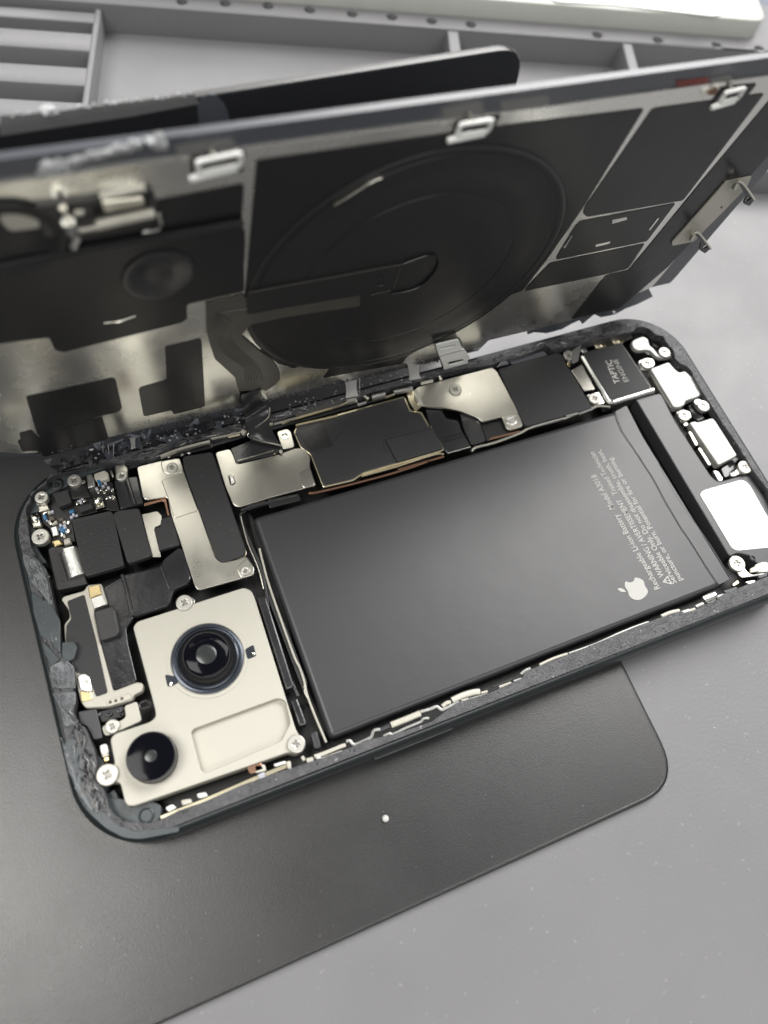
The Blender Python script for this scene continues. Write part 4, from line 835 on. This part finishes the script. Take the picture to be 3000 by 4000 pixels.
# flash / microphone clamp assembly at the upper left
ga = lp('clamp_base', 'V 200,620 480,590 900,520 930,600 900,640 560,720 400,780 260,800', .9, .5, 'barrel', rad=.6, bev=.1)
for s_, h_, rr, m_ in (('V 590,555 850,495', 2.6, .8, 'cream'), ('V 570,725 720,690 910,650', 3.2, 1.0, 'cambody'), ('V 430,760 560,738 720,700', 2.8, .6, 'steel'), ('V 400,700 425,760', 3.2, 1.3, 'silver'), ('V 460,780 430,850', 2.8, .8, 'silver'), ('V 370,620 400,680', 2.4, .7, 'steel'), ('V 935,660 945,740 840,765', 2.6, .35, 'silver'), ('V 440,655 490,650', 2.6, .6, 'steel')):
    G().tube(smooth_path(path3(s_, h_*.7, LID), 3), rr*.62, 10).build('clamp_bar', m_, ga)
lp('clamp_plate', 'V 600,600 850,570 850,610 620,650', 1.6, .5, 'steel', ga, rad=.3)
lp('copper_patch', 'V 0,650 220,620 240,740 60,760 0,700', HF+.2, .15, 'cambody', rad=.6)
# residue lumps along the cover's edges
g = G()
for k in range(170):
    t = random.random(); x = 245 + 520*t; y = 915 - 135*t + random.gauss(0, 9)
    u, v = P1(f'L {x},{y}', .5, LID); g.lump(LID.w(u, v, .3), random.uniform(.2, .5), .6)
for k in range(50):
    u, v = P1(f'L {random.gauss(290,35)},{random.gauss(910,16)}', .5, LID); g.lump(LID.w(u, v, .3), random.uniform(.3, .8), .6)
for k in range(14):
    u, v = P1(f'L {random.gauss(850,20)},{random.gauss(770,22)}', .5, LID); g.lump(LID.w(u, v, .5), random.uniform(.3, .8), .8)
g.build('glue_residue', 'glue', bc_)
g = G()
for k in range(420):
    u = random.uniform(8, 97); v = random.uniform(.1, 1.6); g.lump(LID.w(u, v, random.uniform(.1, .5)), random.uniform(.08, .32), .7)
g.build('edge_crumbs', 'ledge', bc_)['kind'] = 'stuff'
# stretched adhesive between cover edge and rim
def strand(s_, w0, w1):
    p = s_.split('|'); a_, b_ = path3(p[0], .3, LID); c_, e_ = path3(p[1], ZR+.05)
    g = G().grid(lambda u, v: (a_.lerp(b_, u)).lerp(c_.lerp(e_, u), v) + (a_-b_)*(.18*math.sin(math.pi*v)*(u-.5)) + Vector((0, 0, -.3*math.sin(math.pi*v))), 6, 8)
    o = g.build('adhesive_strand', 'strand', bc_, 60); o.modifiers.new('th', 'SOLIDIFY').thickness = .00015
strand('T 585,450 695,430|T 590,605 712,585', 0, 0); strand('T 1160,290 1270,290|T 1180,440 1290,425', 0, 0)
for s_ in ('T 722,420|T 722,570', 'U 1000,560|U 1010,660', 'U 1050,550|U 1050,680', 'U 950,570|U 955,640'):
    a_, b_ = s_.split('|'); G().tube([path3(a_, .2, LID)[0], path3(b_, ZR+.05)[0]], [.12, .05], 6).build('adhesive_strand', 'strand', bc_)
strand('U 1200,500 1250,490|U 1210,600 1255,590', 0, 0)
# broken glass bits on the far rim
def shards(nm, xa, xb, n_, par, s0, s1, mset):
    for m_ in mset:
        g = G()
        for k in range(n_):
            t = random.random(); u, v = P1(f'Z {xa[0]+(xb[0]-xa[0])*t},{xa[1]+(xb[1]-xa[1])*t + random.uniform(-22, 30)}', ZR)
            a = random.uniform(0, 6.3); r_ = random.uniform(s0, s1); tri = [Vector((u + r_*math.cos(a+q_)*random.uniform(.6, 1.2), v + r_*math.sin(a+q_)*random.uniform(.6, 1.2), ZR + random.uniform(.05, .45))) for q_ in (0, 2.1, 4.1)]
            lo = [p - Vector((0, 0, .15)) for p in tri]; g.add(tri+lo, [(0, 1, 2), (5, 4, 3), (0, 3, 4, 1), (1, 4, 5, 2), (2, 5, 3, 0)])
        o = g.build(nm, m_, par, 10); o['kind'] = 'stuff'
shards('glass_shards', (330, 1775), (1020, 1600), 26, led, .9, 2.4, ('shard', 'glass', 'shard'))
shards('glass_shards', (190, 1825), (400, 1790), 9, led, .4, 1.2, ('shard', 'ledge'))
g = G()
for k in range(60):
    t = random.random(); u, v = P1(f'Z {330+700*t},{1775-175*t + random.uniform(-10, 32)}', ZR); g.lump((u, v, ZR+.3), random.uniform(.08, .3), .8)
for k in range(60):
    t = random.random(); u, v = P1(f'Z {1130+520*t},{1600-150*t + random.uniform(-25, 25)}', ZR); g.lump((u, v, ZR+.1), random.uniform(.08, .25), .8)
g.build('glass_crumbs', 'glue', led)['kind'] = 'stuff'

# ================================================================== specks
u, v = P1('Z 1505,3198', 0); g = G().lathe((u, v), [(.35, -.04), (.55, .1), (.62, .35), (.5, .62), (.25, .75)], 14)
tag(g.build('crumb', 'dust'), 'small round white crumb on the black holder in front of the phone', 'crumb')
g = G()
for k in range(60):
    x, y = random.uniform(2000, 3000), random.uniform(2300, 4000)
    h_ = -1.4; u, v = P1(f'Z {x},{y}', h_)
    if u < 103: continue
    g.lump((u, v, h_+.03), random.uniform(.02, .07) if random.random() < .93 else .13, .5)
for k in range(35):
    x, y = random.uniform(2600, 3000), random.uniform(900, 1700); u, v = P1(f'Z {x},{y}', -1.4)
    if u < 149: continue
    g.lump((u, v, -1.38), random.uniform(.03, .10), .5)
for k in range(60):
    x, y = random.uniform(100, 2300), random.uniform(3100, 3900); u, v = P1(f'Z {x},{y}', 0)
    if u > 99 or v < -25.5 or v > -.5: continue
    g.lump((u, v, -.03), random.uniform(.03, .07), .5)
tag(g.build('dust', 'dust'), 'fine white dust specks on the grey mat and black holder', 'dust', kind='stuff')
